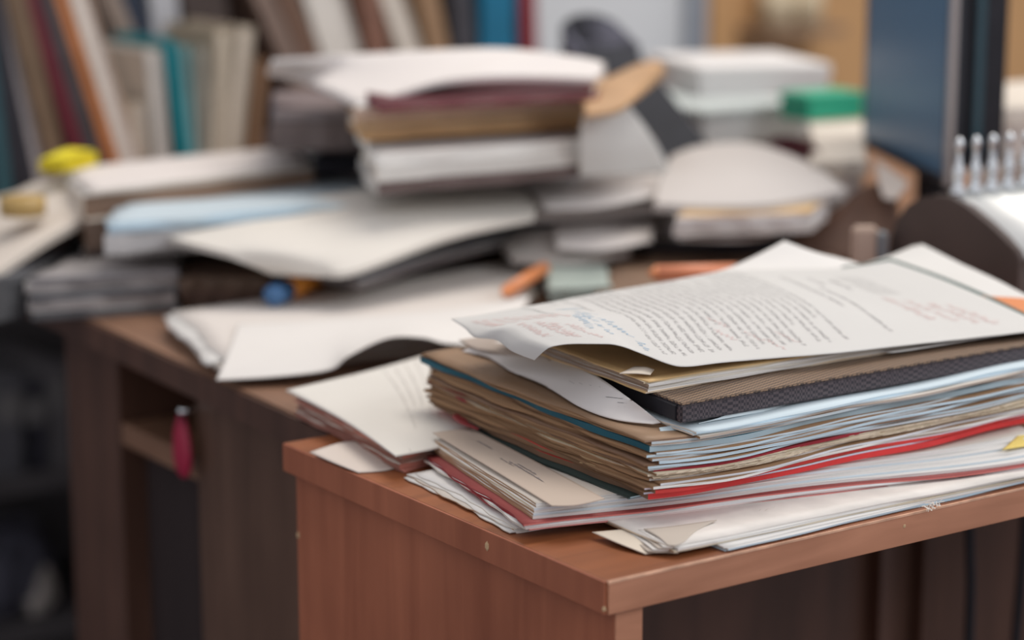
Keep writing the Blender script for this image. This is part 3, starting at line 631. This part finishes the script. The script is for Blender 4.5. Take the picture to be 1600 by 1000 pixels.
# left leaning sheets
S = Coons(px((-40, 446, .030), (0, 421, .036), (110, 352, .055), (240, 296, .070)), px((-60, 320, .045), (20, 300, .060), (60, 284, .068), (180, 262, .075)), px((-40, 446, .030), (-60, 320, .045)), px((240, 296, .070), (215, 280, .074), (180, 262, .075)))
tag(sheet_surface('slanting_sheaf', S, paper((.60, .54, .48)), None, 30, 20, .006), 'slanting sheaf of cream sheets at the left picture edge', 'papers')
doc('sheaf_support', 'dark file box beneath the slanting cream sheaf', 'file box', ((-60, 446), (40, 425), (230, 318), (60, 300)), .032, [('folder_body', .03, DKG, DKG, DKG), ('folder_lid', .008, (.08, .08, .09), DKG, DKG)], 79, None, .001, .002, .001, .0003)
b = at(36, 335, .062)
lathe_o = tag(empty('tape_roll', b), 'small roll of yellowish tape on the slanting cream sheaf', 'tape roll')
lathe('tape', [(.009, 0), (.017, 0), (.017, .013), (.009, .013)], b, plain('yellowed_tape', (.44, .29, .10), .4), lathe_o, 24)
lathe('core', [(.0078, .0005), (.0092, .0005), (.0092, .0125), (.0078, .0125)], b, cover((.36, .22, .15)), lathe_o, 24)
doc('long_folder', 'long white topped folder lying before the leaning books', 'folder', ((130, 300), (490, 258), (470, 228), (100, 262)), .080, [('page_bundle', .02, GREY, (.14, .11, .1), DKG), ('page_bundle', .02, WARM, (.20, .14, .11), BROWN), ('page_bundle', .015, WHITE, (.27, .18, .13), WARM), ('sheet', .003, (.66, .61, .585), WARM, WARM)], 80, None, .004, .02, .002, .014)
b = at(118, 262, .080)
e = tag(empty('yellow_notes', b), 'bright yellow sticky note pad before the leaning books', 'note pad')
slab('pad', rect(at(100, 270, .081), at(152, 256, .081), .022), .009, paper((.70, .58, .03)), edge((.66, .53, .03)), edge((.6, .48, .03)), e, 1, None, .0006, 8, 8)
slab('top_note', raise_q(rect(at(100, 270, .081), at(152, 256, .081), .022), .0095), .0006, paper((.78, .66, .04)), paper((.7, .6, .03)), paper((.7, .6, .03)), e, 2, lambda x, y: .002*math.sin(x*60), .0006, 8, 8, 0, .05)
# --- the heap with folders in the back centre
doc('low_heap', 'low heap of white papers carrying the folder pile', 'papers', ((585, 244), (908, 218), (930, 185), (560, 208)), .114, [('page_bundle', .010, GREY, (.16, .12, .115), GREY), ('sheet', .012, WHITE, (.64, .62, .59), WARM), ('sheet', .008, (.66, .64, .61), WHITE, WHITE)], 81, None, .004, .02, .002, .086)
tag(hexa('heap_box', [Vector((.33, .75, 0)), Vector((.62, .72, 0)), Vector((.64, .93, 0)), Vector((.35, .96, 0))], .0003, .0855, cover((.13, .10, .095)), None, .002), 'brown grey card box carrying the low heap of white papers', 'box')
b = at(530, 268, .075)
e = tag(empty('binder_clip', b), 'black binder clip lying between the blue papers and folder pile', 'clip')
extrude_profile('clip_body', [b+Vector((-.022, 0, 0)), b+Vector((.026, -.018, 0)), b+Vector((.026, -.012, .013)), b+Vector((-.02, .006, .013))], (.006, .012, 0), M_black, e)
for k in (-1, 1): tube('clip_wire', [b+Vector((-.01, .004, .012)), b+Vector((-.022, .016+.004*k, .015)), b+Vector((-.014, .024+.004*k, .015)), b+Vector((.006, .006, .012))], .0012, M_chrome, e)
doc('cardboard_tray', 'brown cardboard tray with blue print beneath the folder pile', 'tray', ((425, 176), (600, 172), (585, 138), (425, 142)), .128, [('folder_body', .028, (.12, .09, .085), (.13, .10, .095), (.09, .08, .1)), ('folder_lid', .008, (.19, .15, .15), (.19, .16, .16), (.06, .09, .15))], 82, None, .001, .002, .001, .098)
bundle('tan_folder', 'thick tan folder with pages in the back folder pile', 'folder', [Vector((p.x, p.y, .118)) for p in ZQ((560, 204, .126), (935, 180, .126), (945, 128, .126), (545, 148, .126))],
       [('folder_back', .005, TAN, (.55, .33, .15), (.45, .28, .15)), ('page_bundle', .006, WARM, (.60, .41, .23), TAN), ('folder_front', .005, TAN, (.62, .42, .25), TAN), ('page_bundle', .009, WHITE, (.66, .50, .40), TAN)], 83, None, .002, .003, .012, None, 16, 12)
S = Coons(px((915, 178, .140), (960, 172, .142), (985, 158, .144), (1034, 118, .148)), px((905, 135, .145), (950, 120, .150), (990, 102, .155), (1022, 93, .158)), px((915, 178, .140), (905, 135, .145)), px((1034, 118, .148), (1040, 104, .154), (1022, 93, .158)))
tag(sheet_surface('tan_flap', S, cover((.46, .28, .15)), None, 14, 8, .003), 'tan card flap jutting right from the back folder pile', 'card')
bundle('maroon_file', 'maroon file under the sagging white papers at the back', 'folder', [Vector((p.x, p.y, .1432)) for p in ZQ((580, 178, .142), (925, 158, .142), (938, 118, .142), (570, 128, .142))],
       [('folder_back', .0020, MAROON, (.13, .02, .03), BROWN), ('page_bundle', .0012, WARM, (.20, .08, .08), BROWN), ('folder_front', .0016, (.10, .012, .02), (.07, .02, .03), MAROON)], 84, None, .001, .003, .012, None, 16, 12)
S = Coons(px((418, 112, .150), (470, 122, .150), (520, 142, .146), (566, 162, .1425), (620, 146, .150), (700, 124, .160), (800, 118, .160), (930, 122, .158)), px((425, 92, .168), (560, 84, .170), (720, 76, .176), (800, 76, .176), (900, 88, .170), (940, 96, .166)),
          px((418, 112, .150), (425, 92, .168)), px((930, 122, .158), (942, 108, .162), (940, 96, .166)))
tag(sheet_surface('sagging_papers', S, paper((.67, .63, .61)), None, 50, 12, .0035), 'sagging white papers topping the back folder pile', 'papers')
# white sheets leaning below the black case
S = Coons(px((905, 268, .090), (980, 265, .085), (1045, 262, .080)), px((915, 160, .142), (945, 152, .143), (972, 150, .143)), px((905, 268, .090), (905, 215, .118), (915, 160, .142)), px((1045, 262, .080), (1020, 215, .108), (972, 150, .143)))
tag(sheet_surface('leaning_sheets', S, paper((.64, .63, .61)), None, 14, 18, .004), 'white sheets leaning against the right end of the folder pile', 'sheets')
# right hand heap
doc('peach_folder', 'peach folder sandwiched in the white heap left of the monitor', 'folder', ((1050, 336), (1260, 330), (1330, 290), (1130, 270)), .062, [('page_bundle', .02, WHITE, (.62, .58, .56), WARM), ('page_bundle', .012, WHITE, (.66, .62, .62), WARM), ('folder_back', .006, MANILA, (.66, .46, .30), MANILA)], 85, None, .003, .02, .002, .046)
S = Coons(px((1022, 318, .066), (1100, 322, .066), (1210, 318, .067), (1325, 296, .068)), px((1050, 242, .082), (1090, 228, .088), (1150, 222, .090), (1190, 226, .090)), px((1022, 318, .066), (1030, 280, .074), (1050, 242, .082)), px((1325, 296, .068), (1260, 255, .080), (1190, 226, .090)), .004)
tag(sheet_surface('heaped_papers', S, paper((.54, .505, .485)), None, 24, 20, .006), 'rounded heap of white papers on the peach folder', 'papers')
S = Coons(px((960, 362, .030), (1040, 378, .024), (1180, 380, .024), (1255, 345, .030)), px((870, 318, .040), (960, 322, .042), (1060, 330, .042), (1180, 325, .042)), px((960, 362, .030), (915, 340, .036), (870, 318, .040)), px((1255, 345, .030), (1180, 325, .042)))
tag(sheet_surface('drooping_sheets', S, paper((.67, .64, .635)), None, 24, 12, .008), 'white sheets drooping below the peach folder', 'sheets')
doc('black_tray', 'dark flat tray under the drooping white sheets', 'tray', ((1000, 384), (1240, 384), (1270, 345), (1010, 340)), .026, [('folder_body', .02, DKG, (.03, .03, .04), DKG), ('folder_rim', .004, (.06, .06, .07), (.035, .035, .045), DKG)], 86, None, .001, .004, .001, .0206)
S = Coons(px((800, 402, .026), (900, 404, .028), (985, 392, .028)), px((760, 352, .032), (850, 336, .044), (960, 345, .040)), px((800, 402, .026), (760, 352, .032)), px((985, 392, .028), (960, 345, .040)))
tag(sheet_surface('flat_sheets', S, paper((.62, .575, .545)), None, 18, 10, .005), 'flat pinkish white sheets between the two white heaps', 'sheets')
S = Coons(px((830, 335, .052), (930, 330, .052), (1040, 320, .056)), px((840, 268, .060), (930, 262, .062), (1050, 255, .064)), px((830, 335, .052), (840, 268, .060)), px((1040, 320, .056), (1050, 255, .064)), .002)
tag(sheet_surface('spread_sheets', S, paper((.66, .62, .60)), None, 16, 12, .006), 'spread white sheets in the desk centre behind the broad document', 'sheets')
doc('spread_support', 'worn grey file under the spread white sheets', 'folder', ((850, 330), (1035, 318), (1045, 268), (855, 278)), .048, [('page_bundle', .02, WARM, WARM, GREY), ('folder_front', .01, GREY, GREY, GREY)], 87, None, .002, .01, .002, .0003)
tube_o = tag(empty('tape_dispenser', at(820, 355, .040)), 'small black tape dispenser at the broad document\'s right end', 'tape dispenser')
P = at(822, 356, .040)
extrude_profile('dispenser_body', [P+Vector((-.02, .012, 0)), P+Vector((.02, -.012, 0)), P+Vector((.018, -.011, .012)), P+Vector((.004, -.003, .018)), P+Vector((-.014, .009, .014))], (.010, .014, 0), M_black, tube_o, .0015)
extrude_profile('cutter', [P+Vector((.018, -.012, .006)), P+Vector((.024, -.015, .010)), P+Vector((.018, -.011, .013))], (.009, .012, 0), M_chrome, tube_o)

# --- long rounded black case standing behind
Pt = aty(905, 20, .93); Pb = aty(1066, 232, .70)
e = tag(empty('black_case', Pb), 'long round-ended black padded case leaning behind the tan flap', 'case')
ax = (Pt-Pb); Lc = ax.length; ax.normalize(); sd = RT - ax*RT.dot(ax); sd.normalize(); nn = ax.cross(sd)
def capsule(name, hw, th, l0, l1, off, mat):
    pts = []; 
    for i in range(13): a = math.pi*i/12; pts.append(Pb + ax*(l1-hw+hw*math.sin(a)) + sd*(hw*math.cos(a)))
    pts += [Pb + ax*(l0+.004) - sd*hw, Pb + ax*l0 - sd*(hw-.004), Pb + ax*l0 + sd*(hw-.004), Pb + ax*(l0+.004) + sd*hw]
    return extrude_profile(name, [p + nn*off for p in pts], nn*th, mat, e, .003)
capsule('lower_shell', .026, .012, -.02, Lc, 0, noisy('black_padding', (.022, .024, .032), .2, (60, 60, 60), .75, .2))
capsule('upper_shell', .0255, .012, -.02, Lc, .0125, noisy('black_padding_lid', (.024, .026, .034), .2, (60, 60, 60), .75, .2))
hw = sd*.028
tag(extrude_profile('side_pouch', [p for p in (Pt-sd*.030-ax*.075, Pt+sd*.034-ax*.075, Pt+sd*.030-ax*.03, Pt+sd*.016-ax*.006, Pt-sd*.004, Pt-sd*.02-ax*.008, Pt-sd*.028-ax*.03)], nn*.03, M_bag, e, .004), None)

# --- white boxes, green box
def carton(name, label, nlp, nrp, Yd, h, mat, lidmat, lid=.3, dep=.2):
    nl, nr = nlp, nrp; n = Vector((-(nr-nl).y, (nr-nl).x, 0)).normalized()*dep
    e = tag(empty(name, nl), label, 'box'); q = [nl, nr, nr+n, nl+n]
    hexa('body', q, nl.z, nl.z+h*(1-lid), mat, e, .0015); hexa('lid', [p+(p-sum(q, Vector())/4).normalized()*.002 for p in q], nl.z+h*(1-lid), nl.z+h, lidmat, e, .0015)
M_wb = noisy('white_card', (.66, .67, .66), .05, (12, 12, 12), .8); M_wb2 = noisy('white_card_lid', (.68, .66, .65), .05, (12, 12, 12), .8)
l0 = at(1098, 231, .06); r0 = at(1268, 214, .06); hbox = aty(1268, 158, r0.y).z-.06
carton('white_box', 'white carton at the back, lower of the two white boxes', Vector((l0.x, l0.y, .06)), Vector((r0.x, r0.y, .06)), 0, hbox, M_wb, noisy('greyish_lid', (.50, .54, .53), .05, (12, 12, 12), .8), .22, .16)
z1 = .06+hbox+.0006; l1 = at(1092, 152, z1); r1 = at(1296, 146, z1); h1 = aty(1296, 100, r1.y).z-z1
carton('paper_ream', 'wrapped white paper ream resting on the lower white carton', Vector((l1.x, l1.y-.0, z1)), Vector((r1.x, r1.y+.0, z1)), 0, h1, M_wb2, M_wb2, .45, .15)
tag(hexa('box_stand', inset([Vector((l0.x, l0.y, 0)), Vector((r0.x, r0.y, 0)), Vector((r0.x+.1, r0.y+.14, 0)), Vector((l0.x+.1, l0.y+.14, 0))], .004), .0003, .0594, cover((.30, .26, .25)), None, .002), 'grey brown card box carrying the white carton at the back', 'box')
g0 = at(1262, 190, .085); g1 = at(1350, 184, .085); gh = aty(1300, 146, g0.y).z-.085
carton('green_box', 'bright green box left of the monitor', g0, g1, 0, gh, plain('green_plastic', (.02, .36, .22), .45), plain('green_plastic_lid', (.03, .40, .25), .45), .25, .045)
doc('cream_stack', 'stack of cream papers carrying the green box', 'papers', ((1262, 252), (1345, 250), (1352, 186), (1266, 190)), .084, [('page_bundle', .03, WARM, (.52, .46, .42), WARM), ('page_bundle', .03, WHITE, (.62, .56, .53), WARM), ('sheet', .01, WARM, WARM, WARM)], 88, None, .003, .02, .002, .0003)
S = Coons(px((1205, 232, .072), (1240, 244, .072), (1284, 256, .072)), px((1205, 214, .090), (1240, 214, .092), (1272, 226, .090)), px((1205, 232, .072), (1205, 214, .090)), px((1284, 256, .072), (1286, 240, .082), (1272, 226, .090)))
tag(sheet_surface('purse', S, cover((.10, .03, .04)), None, 16, 10, .014), 'dark maroon leather purse between white carton and cream stack', 'purse')

# --- monitor
MN = at(1478, 294, .075); MF = at(1346, 228, .075); dr_ = (MF-MN); ML = dr_.length; dr_.normalize()
nb = Vector((dr_.y, -dr_.x, 0)).normalized()                       # away from the screen side
e = tag(empty('monitor', (MN+MF)/2-UP*.075), 'flat monitor seen edge-on with a bluish glossy screen', 'monitor')
def mbox(name, a0, a1, b0, b1, z0, z1, mat, bev=.001, par=None):
    q = [MN+dr_*a0+nb*b0, MN+dr_*a0+nb*b1, MN+dr_*a1+nb*b1, MN+dr_*a1+nb*b0]
    return hexa(name, [Vector((p.x, p.y, 0)) for p in q], z0, z1, mat, par or e, bev)
M_scr = plain('screen_glass', (.055, .14, .245), .3, 0, .3); M_bez = plain('bezel', (.016, .018, .026), .35); M_sil = plain('silver_trim', (.42, .38, .37), .35, .3)  # screen is off; its bluish reflection is put into the base colour
mbox('screen', .010, ML-.012, -.0006, .004, .083, .365, M_scr, .0003)
mbox('bezel', 0, ML, .0002, .012, .075, .375, M_bez, .0015)
mbox('trim', -.0022, .004, -.0012, .004, .076, .374, M_sil, .0006)
hb = mbox('housing', .004, ML-.012, .012, .046, .088, .365, M_black, .005)
mbox('edge_highlight', .0025, .006, .020, .027, .10, .35, plain('teal_highlight', (.02, .06, .08), .25), .0006)  # teal strip painting the highlight on the monitor's near side
mid = ML*.5
mbox('neck', mid-.02, mid+.02, .018, .040, .008, .12, M_black, .003)
mbox('foot', mid-.05, mid+.05, -.03, .06, 0.0005, .010, M_black, .003)

# brown leather folder and small things before the monitor
S = Coons(px((1215, 392, .020), (1300, 402, .018), (1400, 405, .018)), px((1240, 360, .036), (1300, 328, .054), (1352, 290, .070), (1400, 284, .070)), px((1215, 392, .020), (1240, 360, .036)), px((1400, 405, .018), (1405, 340, .045), (1400, 284, .070)))
tag(sheet_surface('leather_folder', S, cover((.15, .085, .06)), None, 20, 14, .006), 'brown leather folder propped up before the monitor', 'folder')
doc('folder_prop', 'brown wooden box beneath the propped leather folder', 'box', ((1260, 398), (1400, 392), (1405, 340), (1300, 345)), .020, [('folder_body', .015, BROWN, BROWN, BROWN), ('folder_lid', .004, (.24, .15, .1), BROWN, BROWN)], 89, None, .0005, .002, .001, .0003)
S = Coons(px((1380, 308, .066), (1398, 312, .066)), px((1366, 246, .080), (1420, 286, .076)), px((1380, 308, .066), (1372, 280, .073), (1366, 246, .080)), px((1398, 312, .066), (1420, 286, .076)))
tag(sheet_surface('paper_note', S, paper((.48, .43, .40)), None, 8, 10, .001), 'crumpled pale note under the monitor\'s lower edge', 'note')
P = at(1352, 420, .050)
e = tag(empty('eraser', P-UP*.02), 'pale pinkish block eraser standing behind the typed page', 'eraser')
hexa('rubber', [P+RT*-.0085, P+RT*.0085, P+RT*.0085+VD*.012, P-RT*.0085+VD*.012], P.z-.049, P.z+.028, paper((.52, .40, .33)), e, .002)
hexa('sleeve', [P+RT*.0075-VD*.001, P+RT*.015-VD*.001, P+RT*.015+VD*.013, P+RT*.0075+VD*.013], P.z-.049, P.z+.024, cover((.22, .24, .26)), e, .001)

# --- arched stand with chrome posts
XS = .475
prof = [atx(a, b, XS) for a, b in ((1388, 405), (1390, 372), (1399, 345), (1415, 322), (1436, 309), (1460, 304), (1484, 308), (1510, 322), (1540, 346), (1566, 370), (1588, 393), (1592, 405), (1592, 440))]
z0 = .001
arch = [Vector((XS, prof[0].y, z0))] + prof + [Vector((XS, prof[-1].y, z0))]
M_arch = noisy('brown_plastic', (.085, .062, .055), .1, (30, 30, 30), .45)
e = tag(empty('desk_stand', (XS, prof[5].y, 0)), 'brown arched desk stand with chrome posts and a pale curved plate', 'desk stand')
extrude_profile('side_plate', arch, (.007, 0, 0), M_arch, e, .001)
extrude_profile('side_plate', [p+Vector((.20, 0, 0)) for p in arch], (.007, 0, 0), M_arch, e, .001)
cen = Vector((XS, sum(p.y for p in prof)/len(prof), .03))
pl = [cen+(p-cen)*.965 for p in prof[4:12]]
V = []; Fc = []
for i, p in enumerate(pl):
    V += [p+Vector((.007, 0, 0)), p+Vector((.20, 0, 0)), cen+(p-cen)*.95+Vector((.007, 0, 0)), cen+(p-cen)*.95+Vector((.20, 0, 0))]
for i in range(len(pl)-1):
    a, b = i*4, i*4+4; Fc += [(a, a+1, b+1, b), (a+2, b+2, b+3, a+3), (a, b, b+2, a+2), (a+1, a+3, b+3, b+1)]
Fc += [(0, 2, 3, 1)]; k = (len(pl)-1)*4; Fc += [(k, k+1, k+3, k+2)]
mesh_obj('curved_plate', V, Fc, plain('pale_metal', (.66, .67, .66), .3, .35), e, None, True)
box('drawer', (XS+.008, prof[-1].y+.001, .001), (XS+.199, prof[-1].y+.03, prof[-1].z+.008), plain('teal_drawer', (.012, .045, .06), .3), e, .001)
tube('drawer_rail', [(XS+.006, prof[-1].y-.001, prof[-1].z+.012), (XS+.2, prof[-1].y-.001, prof[-1].z+.012)], .002, M_chrome, e)
pb = atx(1500, 300, XS+.012)
for k in range(9):
    c = Vector((XS+.014+.0158*k, pb.y+.004, pb.z-.004))
    lathe('post', [(.0056, 0), (.0056, .004), (.0034, .008), (.0036, .013), (.0042, .017), (.0030, .021), (.0019, .025), (.0019, .031), (.0028, .0335), (.0029, .036), (.0020, .0385), (.0006, .0395)], c, M_chrome, e, 14)

# ================================================================== books at the back left
def book(name, label, bx, by, tx, ty, wpx, Y, ccol, pcol=WARM, spine=False, ext=1.0, dep=.15, group=None):
    """upright or leaning book: pixels of the bottom and top middle of its front edge on the plane y = Y"""
    b, t = aty(bx, by, Y), aty(tx, ty, Y); d = (t-b); b = b - d*(max(b.z-.001, 0)/d.z); t = b + (t-b)*ext
    ax = (t-b); H = ax.length; ax.normalize(); ux = Vector((ax.z, 0, -ax.x)); wd = wpx*depth(aty(bx, by, Y))/F_PX*1.08; yy = Vector((0, 1, 0)); ct = min(.0025, wd*.14)
    if b.z < wd*.5*abs(ux.z): b = b + UP*(wd*.5*abs(ux.z)+.0005)
    e = tag(empty(name, b), label, 'book', group)
    def bb(nm, u0, u1, y0, y1, h0, h1, mat, bev):
        bm2 = bmesh.new(); bmesh.ops.create_cube(bm2, size=1)
        for v in bm2.verts:
            c = v.co+Vector((.5, .5, .5)); v.co = b + ux*(u0+(u1-u0)*c.x) + yy*(y0+(y1-y0)*c.y) + ax*(h0+(h1-h0)*c.z)
        if bev: bmesh.ops.bevel(bm2, geom=bm2.edges[:], offset=bev, segments=2, affect='EDGES')
        from_bm(nm, bm2, mat, e)
    cm = cover(ccol); h = wd/2
    bb('cover', -h, -h+ct, 0, dep, 0, H, cm, .0004); bb('cover', h-ct, h, 0, dep, 0, H, cm, .0004)
    if spine:
        bb('spine', -h, h, -.003, .0006, 0, H, cm, .0008); bb('page_block', -h+ct, h-ct, .001, dep-.005, .003, H-.003, edge(pcol), 0)
    else:
        bb('spine', -h, h, dep, dep+.003, 0, H, cm, .0008); bb('page_block', -h+ct, h-ct, .003, dep, .003, H-.003, edge(pcol), 0)
Y1 = 1.16
BK = [('dark teal book at the left picture edge', 8, 300, -30, 0, 22, (.03, .09, .11), GREY, True, 1.1),
      ('black book leaning beside the dark teal one', 38, 290, -22, 0, 34, (.02, .02, .028), DKG, True, 1.1),
      ('grey-pink paged book leaning left of the brown book', 62, 275, -8, 0, 22, (.30, .27, .27), (.50, .46, .46), False, 1.15),
      ('plain brown book leaning behind the yellow notes', 88, 265, 24, 0, 32, (.16, .105, .065), TAN, True, 1.1),
      ('maroon book leaning behind the yellow notes', 124, 250, 48, 0, 20, (.13, .018, .03), GREY, True, 1.2),
      ('dark grey book leaning left of the orange book', 147, 245, 72, 0, 20, (.07, .06, .065), DKG, True, 1.12),
      ('thin orange book leaning against the white paged book', 172, 245, 92, 0, 17, (.46, .17, .06), TAN, True, 1.25),
      ('thick book with bright white pages leaning left', 200, 245, 124, 0, 32, (.55, .42, .33), (.74, .68, .62), False, 1.2),
      ]
for lb, bx, by, tx, ty, wpx, cc, pc, spn, ex in BK: book('leaning_book', lb, bx, by, tx, ty, wpx, Y1, cc, pc, spn, ex, .15, 'leaning books at the left')
Y2 = 1.20
for lb, bx, by, tx, ty, wpx, cc, pc, spn in [
      ('small cream paperback left of the grey-white one', 222, 235, 216, 160, 24, (.50, .45, .38), (.56, .51, .45), False),
      ('grey-white paperback left of the teal paperback', 254, 235, 240, 78, 26, (.50, .49, .47), (.58, .56, .53), False),
      ('bright teal paperback standing among pale paperbacks', 287, 236, 262, 62, 16, (.005, .22, .27), GREY, True),
      ('pale teal paperback right of the bright teal one', 300, 234, 286, 72, 15, (.16, .30, .31), GREY, True),
      ('grey paperback with a thin dark green top', 318, 232, 314, 74, 17, (.30, .29, .25), (.33, .31, .26), True),
      ('cream paged paperback leaning right, left one', 344, 230, 352, 46, 28, (.42, .36, .28), (.56, .50, .41), False),
      ('cream paged paperback leaning right, right one', 367, 230, 386, 44, 26, (.50, .44, .36), (.60, .54, .46), False),
      ('brown hardback beside the folder pile', 396, 228, 408, 92, 22, (.20, .115, .065), TAN, True)]:
    book('paperback', lb, bx, by, tx, ty, wpx, Y2, cc, pc, spn, 1.0, .11, 'paperbacks left of the folder pile')
Y3 = 1.36
for lb, bx, by, tx, ty, wpx, cc, pc, spn in [
      ('grey-brown book slanting behind the bright white paged book', 236, 150, 172, 0, 26, (.24, .19, .16), (.33, .28, .25), True),
      ('navy book behind the paperbacks', 222, 90, 196, 0, 40, (.02, .03, .055), DKG, True),
      ('pale grey folder standing behind the paperbacks', 262, 90, 254, 0, 44, (.40, .41, .44), (.42, .42, .44), True),
      ('dark brown book behind the cream paperbacks', 330, 90, 316, 0, 70, (.055, .04, .036), DKG, True),
      ('brown book slanting left of the tall white book', 446, 85, 408, 0, 30, (.20, .145, .12), TAN, True),
      ('rusty brown book slanting left of the tall white book', 480, 85, 446, 0, 26, (.17, .10, .07), TAN, True),
      ('tall white book behind the sagging papers', 530, 82, 504, 0, 62, (.62, .60, .56), (.66, .64, .60), False),
      ('red-brown book behind the sagging papers', 590, 82, 576, 0, 34, (.20, .10, .07), TAN, True),
      ('cream white slanting book behind the sagging papers', 640, 80, 612, 0, 36, (.60, .55, .48), (.64, .60, .54), False),
      ('tan brown book slanting right of the cream one', 684, 78, 668, 0, 32, (.30, .19, .11), TAN, True),
      ('charcoal binder left of the blue binder', 726, 78, 720, 0, 36, (.045, .045, .055), DKG, True),
      ('bright blue binder behind the folder pile', 777, 78, 777, 0, 60, (.004, .13, .24), DKG, True),
      ('dark red binder right of the blue binder', 826, 80, 824, 0, 28, (.20, .025, .035), DKG, True)]:
    first = lb.startswith('grey-brown')
    book('tall_book', lb, bx, by, tx, ty, wpx, 1.322 if first else Y3, cc, pc, spn, 1.35, .03 if first else .13, 'tall books at the back of the desk')

# ------------------------------------------------------------------ bookcase and cupboard at the wall
M_case = noisy('bookcase_laminate', (.13, .12, .125), .15, (20, 20, 3), .6)
xr = aty(806, 40, 1.52).x
e = tag(empty('bookcase', (.4, 1.75, -.75)), 'dark bookcase against the wall behind the row of books', 'bookcase')
box('side_panel', (-.02, 1.52, -.75), (0, 1.75, .9), M_case, e, .001); box('side_panel', (xr-.02, 1.52, -.75), (xr, 1.75, .9), M_case, e, .001)
box('back_panel', (0, 1.735, -.75), (xr-.02, 1.75, .9), M_case, e, .001)
zA = aty(62, 962, 1.55).z; zB = aty(40, 735, 1.55).z
for z in (-.72, zA, zB, .02, .38, .74): box('shelf', (0, 1.52, z-.018), (xr-.02, 1.735, z), M_case, e, .001)
c = aty(62, 920, 1.56)
tag(blob('crumpled_paper', (c.x, 1.57, zA+.024), (.022, .022, .028), paper((.55, .50, .46)), None, 4, .4, 3.0), 'crumpled pale paper ball on the dark bookcase\'s low shelf', 'paper ball')
for k, (qx, wv, hv, cc) in enumerate(((12, .05, .11, (.17, .17, .19)), (52, .035, .10, (.07, .07, .09)), (86, .03, .12, (.20, .19, .20)))):
    c = aty(qx, 700, 1.55); e3 = tag(empty('box_file', (c.x, 1.6, zB)), ['grey box file on the dark bookcase, leftmost of three', 'dark box file between two grey ones in the bookcase', 'narrow grey box file on the bookcase nearest the desk'][k], 'box file')
    box('body', (c.x-wv/2, 1.54, zB+.0005), (c.x+wv/2, 1.70, zB+hv), cover(cc), e3, .001); box('spine_label', (c.x-wv*.3, 1.5388, zB+hv*.55), (c.x+wv*.3, 1.5405, zB+hv*.85), paper((.30, .29, .29)), e3, .0003)
c = aty(25, 860, 1.56)
e3 = tag(empty('bag', (c.x, 1.6, zA)), 'dark navy cloth pouch on the low bookcase shelf', 'bag')
blob('bag_body', (c.x, 1.60, zA+.045), (.055, .05, .055), M_bag, e3, 1)
tube('bag_handle', [(c.x-.025, 1.57, zA+.09), (c.x-.02, 1.565, zA+.115), (c.x+.02, 1.565, zA+.115), (c.x+.025, 1.57, zA+.09)], .004, M_bag, e3)
M_kraft = noisy('kraft_board', (.50, .29, .135), .08, (5, 5, 5), .8)
xl = aty(1108, 50, 1.74).x
e = tag(empty('hardboard_panel', (xl, 1.74, -.75)), 'orange-brown hardboard panels fixed to the wall at the back right', 'panel')
for k in range(4): box('board', (xl+.452*k, 1.738, -.745), (xl+.45+.452*k, 1.759, 1.4), M_kraft, e, .002)
e2 = tag(empty('tape_rack', aty(1235, 30, 1.72)), 'rack with beige rolls hanging on the orange-brown panel', 'rack')
ca, cb = aty(1186, 44, 1.69), aty(1300, 34, 1.69); zr = ca.z
box('rack_bar', (ca.x, 1.66, zr-.012), (cb.x, 1.737, zr), cover((.26, .17, .11)), e2, .001)
for qx in (1213, 1258):
    c = aty(qx, 30, 1.70); lathe('roll', [(.006, 0), (.0245, .001), (.0245, .06), (.006, .06)], (c.x, 1.70, zr+.0004), paper((.56, .47, .33)), e2, 20)
doc('far_papers', 'white papers stacked to the right of the monitor', 'papers', ((1532, 172), (1680, 160), (1670, 120), (1540, 128)), .125, [('page_bundle', .03, WARM, (.30, .21, .15), BROWN), ('page_bundle', .03, WARM, (.36, .26, .20), WARM), ('page_bundle', .02, WHITE, (.60, .54, .50), WARM), ('sheet', .01, WARM, WARM, WARM)], 90, None, .003, .02, .002, .0003)
# loose sheets filling the middle of the back desk
for lb, fr, bk, lf, rt_, cc in (
    ('loose white sheet across the desk centre, left of the rounded heap', ((850, 326, .063), (940, 322, .064), (1030, 304, .066)), ((810, 272, .068), (920, 262, .070), (1010, 256, .072)), ((850, 326, .063), (810, 272, .068)), ((1030, 304, .066), (1010, 256, .072)), (.66, .62, .60)),
    ('loose pale sheet hanging from the desk centre towards the green booklet', ((870, 388, .036), (940, 390, .036), (1020, 376, .038)), ((850, 308, .046), (940, 304, .047), (1020, 298, .047)), ((870, 388, .036), (850, 308, .046)), ((1020, 376, .038), (1020, 298, .047)), (.62, .58, .56)),
    ('loose white sheet under the rounded heap\'s right side', ((1060, 374, .040), (1180, 374, .040), (1268, 344, .042)), ((1040, 334, .044), (1160, 332, .044), (1290, 316, .044)), ((1060, 374, .040), (1040, 334, .044)), ((1268, 344, .042), (1290, 316, .044)), (.64, .61, .61))):
    sheet_thing('loose_sheet', lb, px(*fr), px(*bk), px(*lf), px(*rt_), cc, .002, .0012, 16, 10)
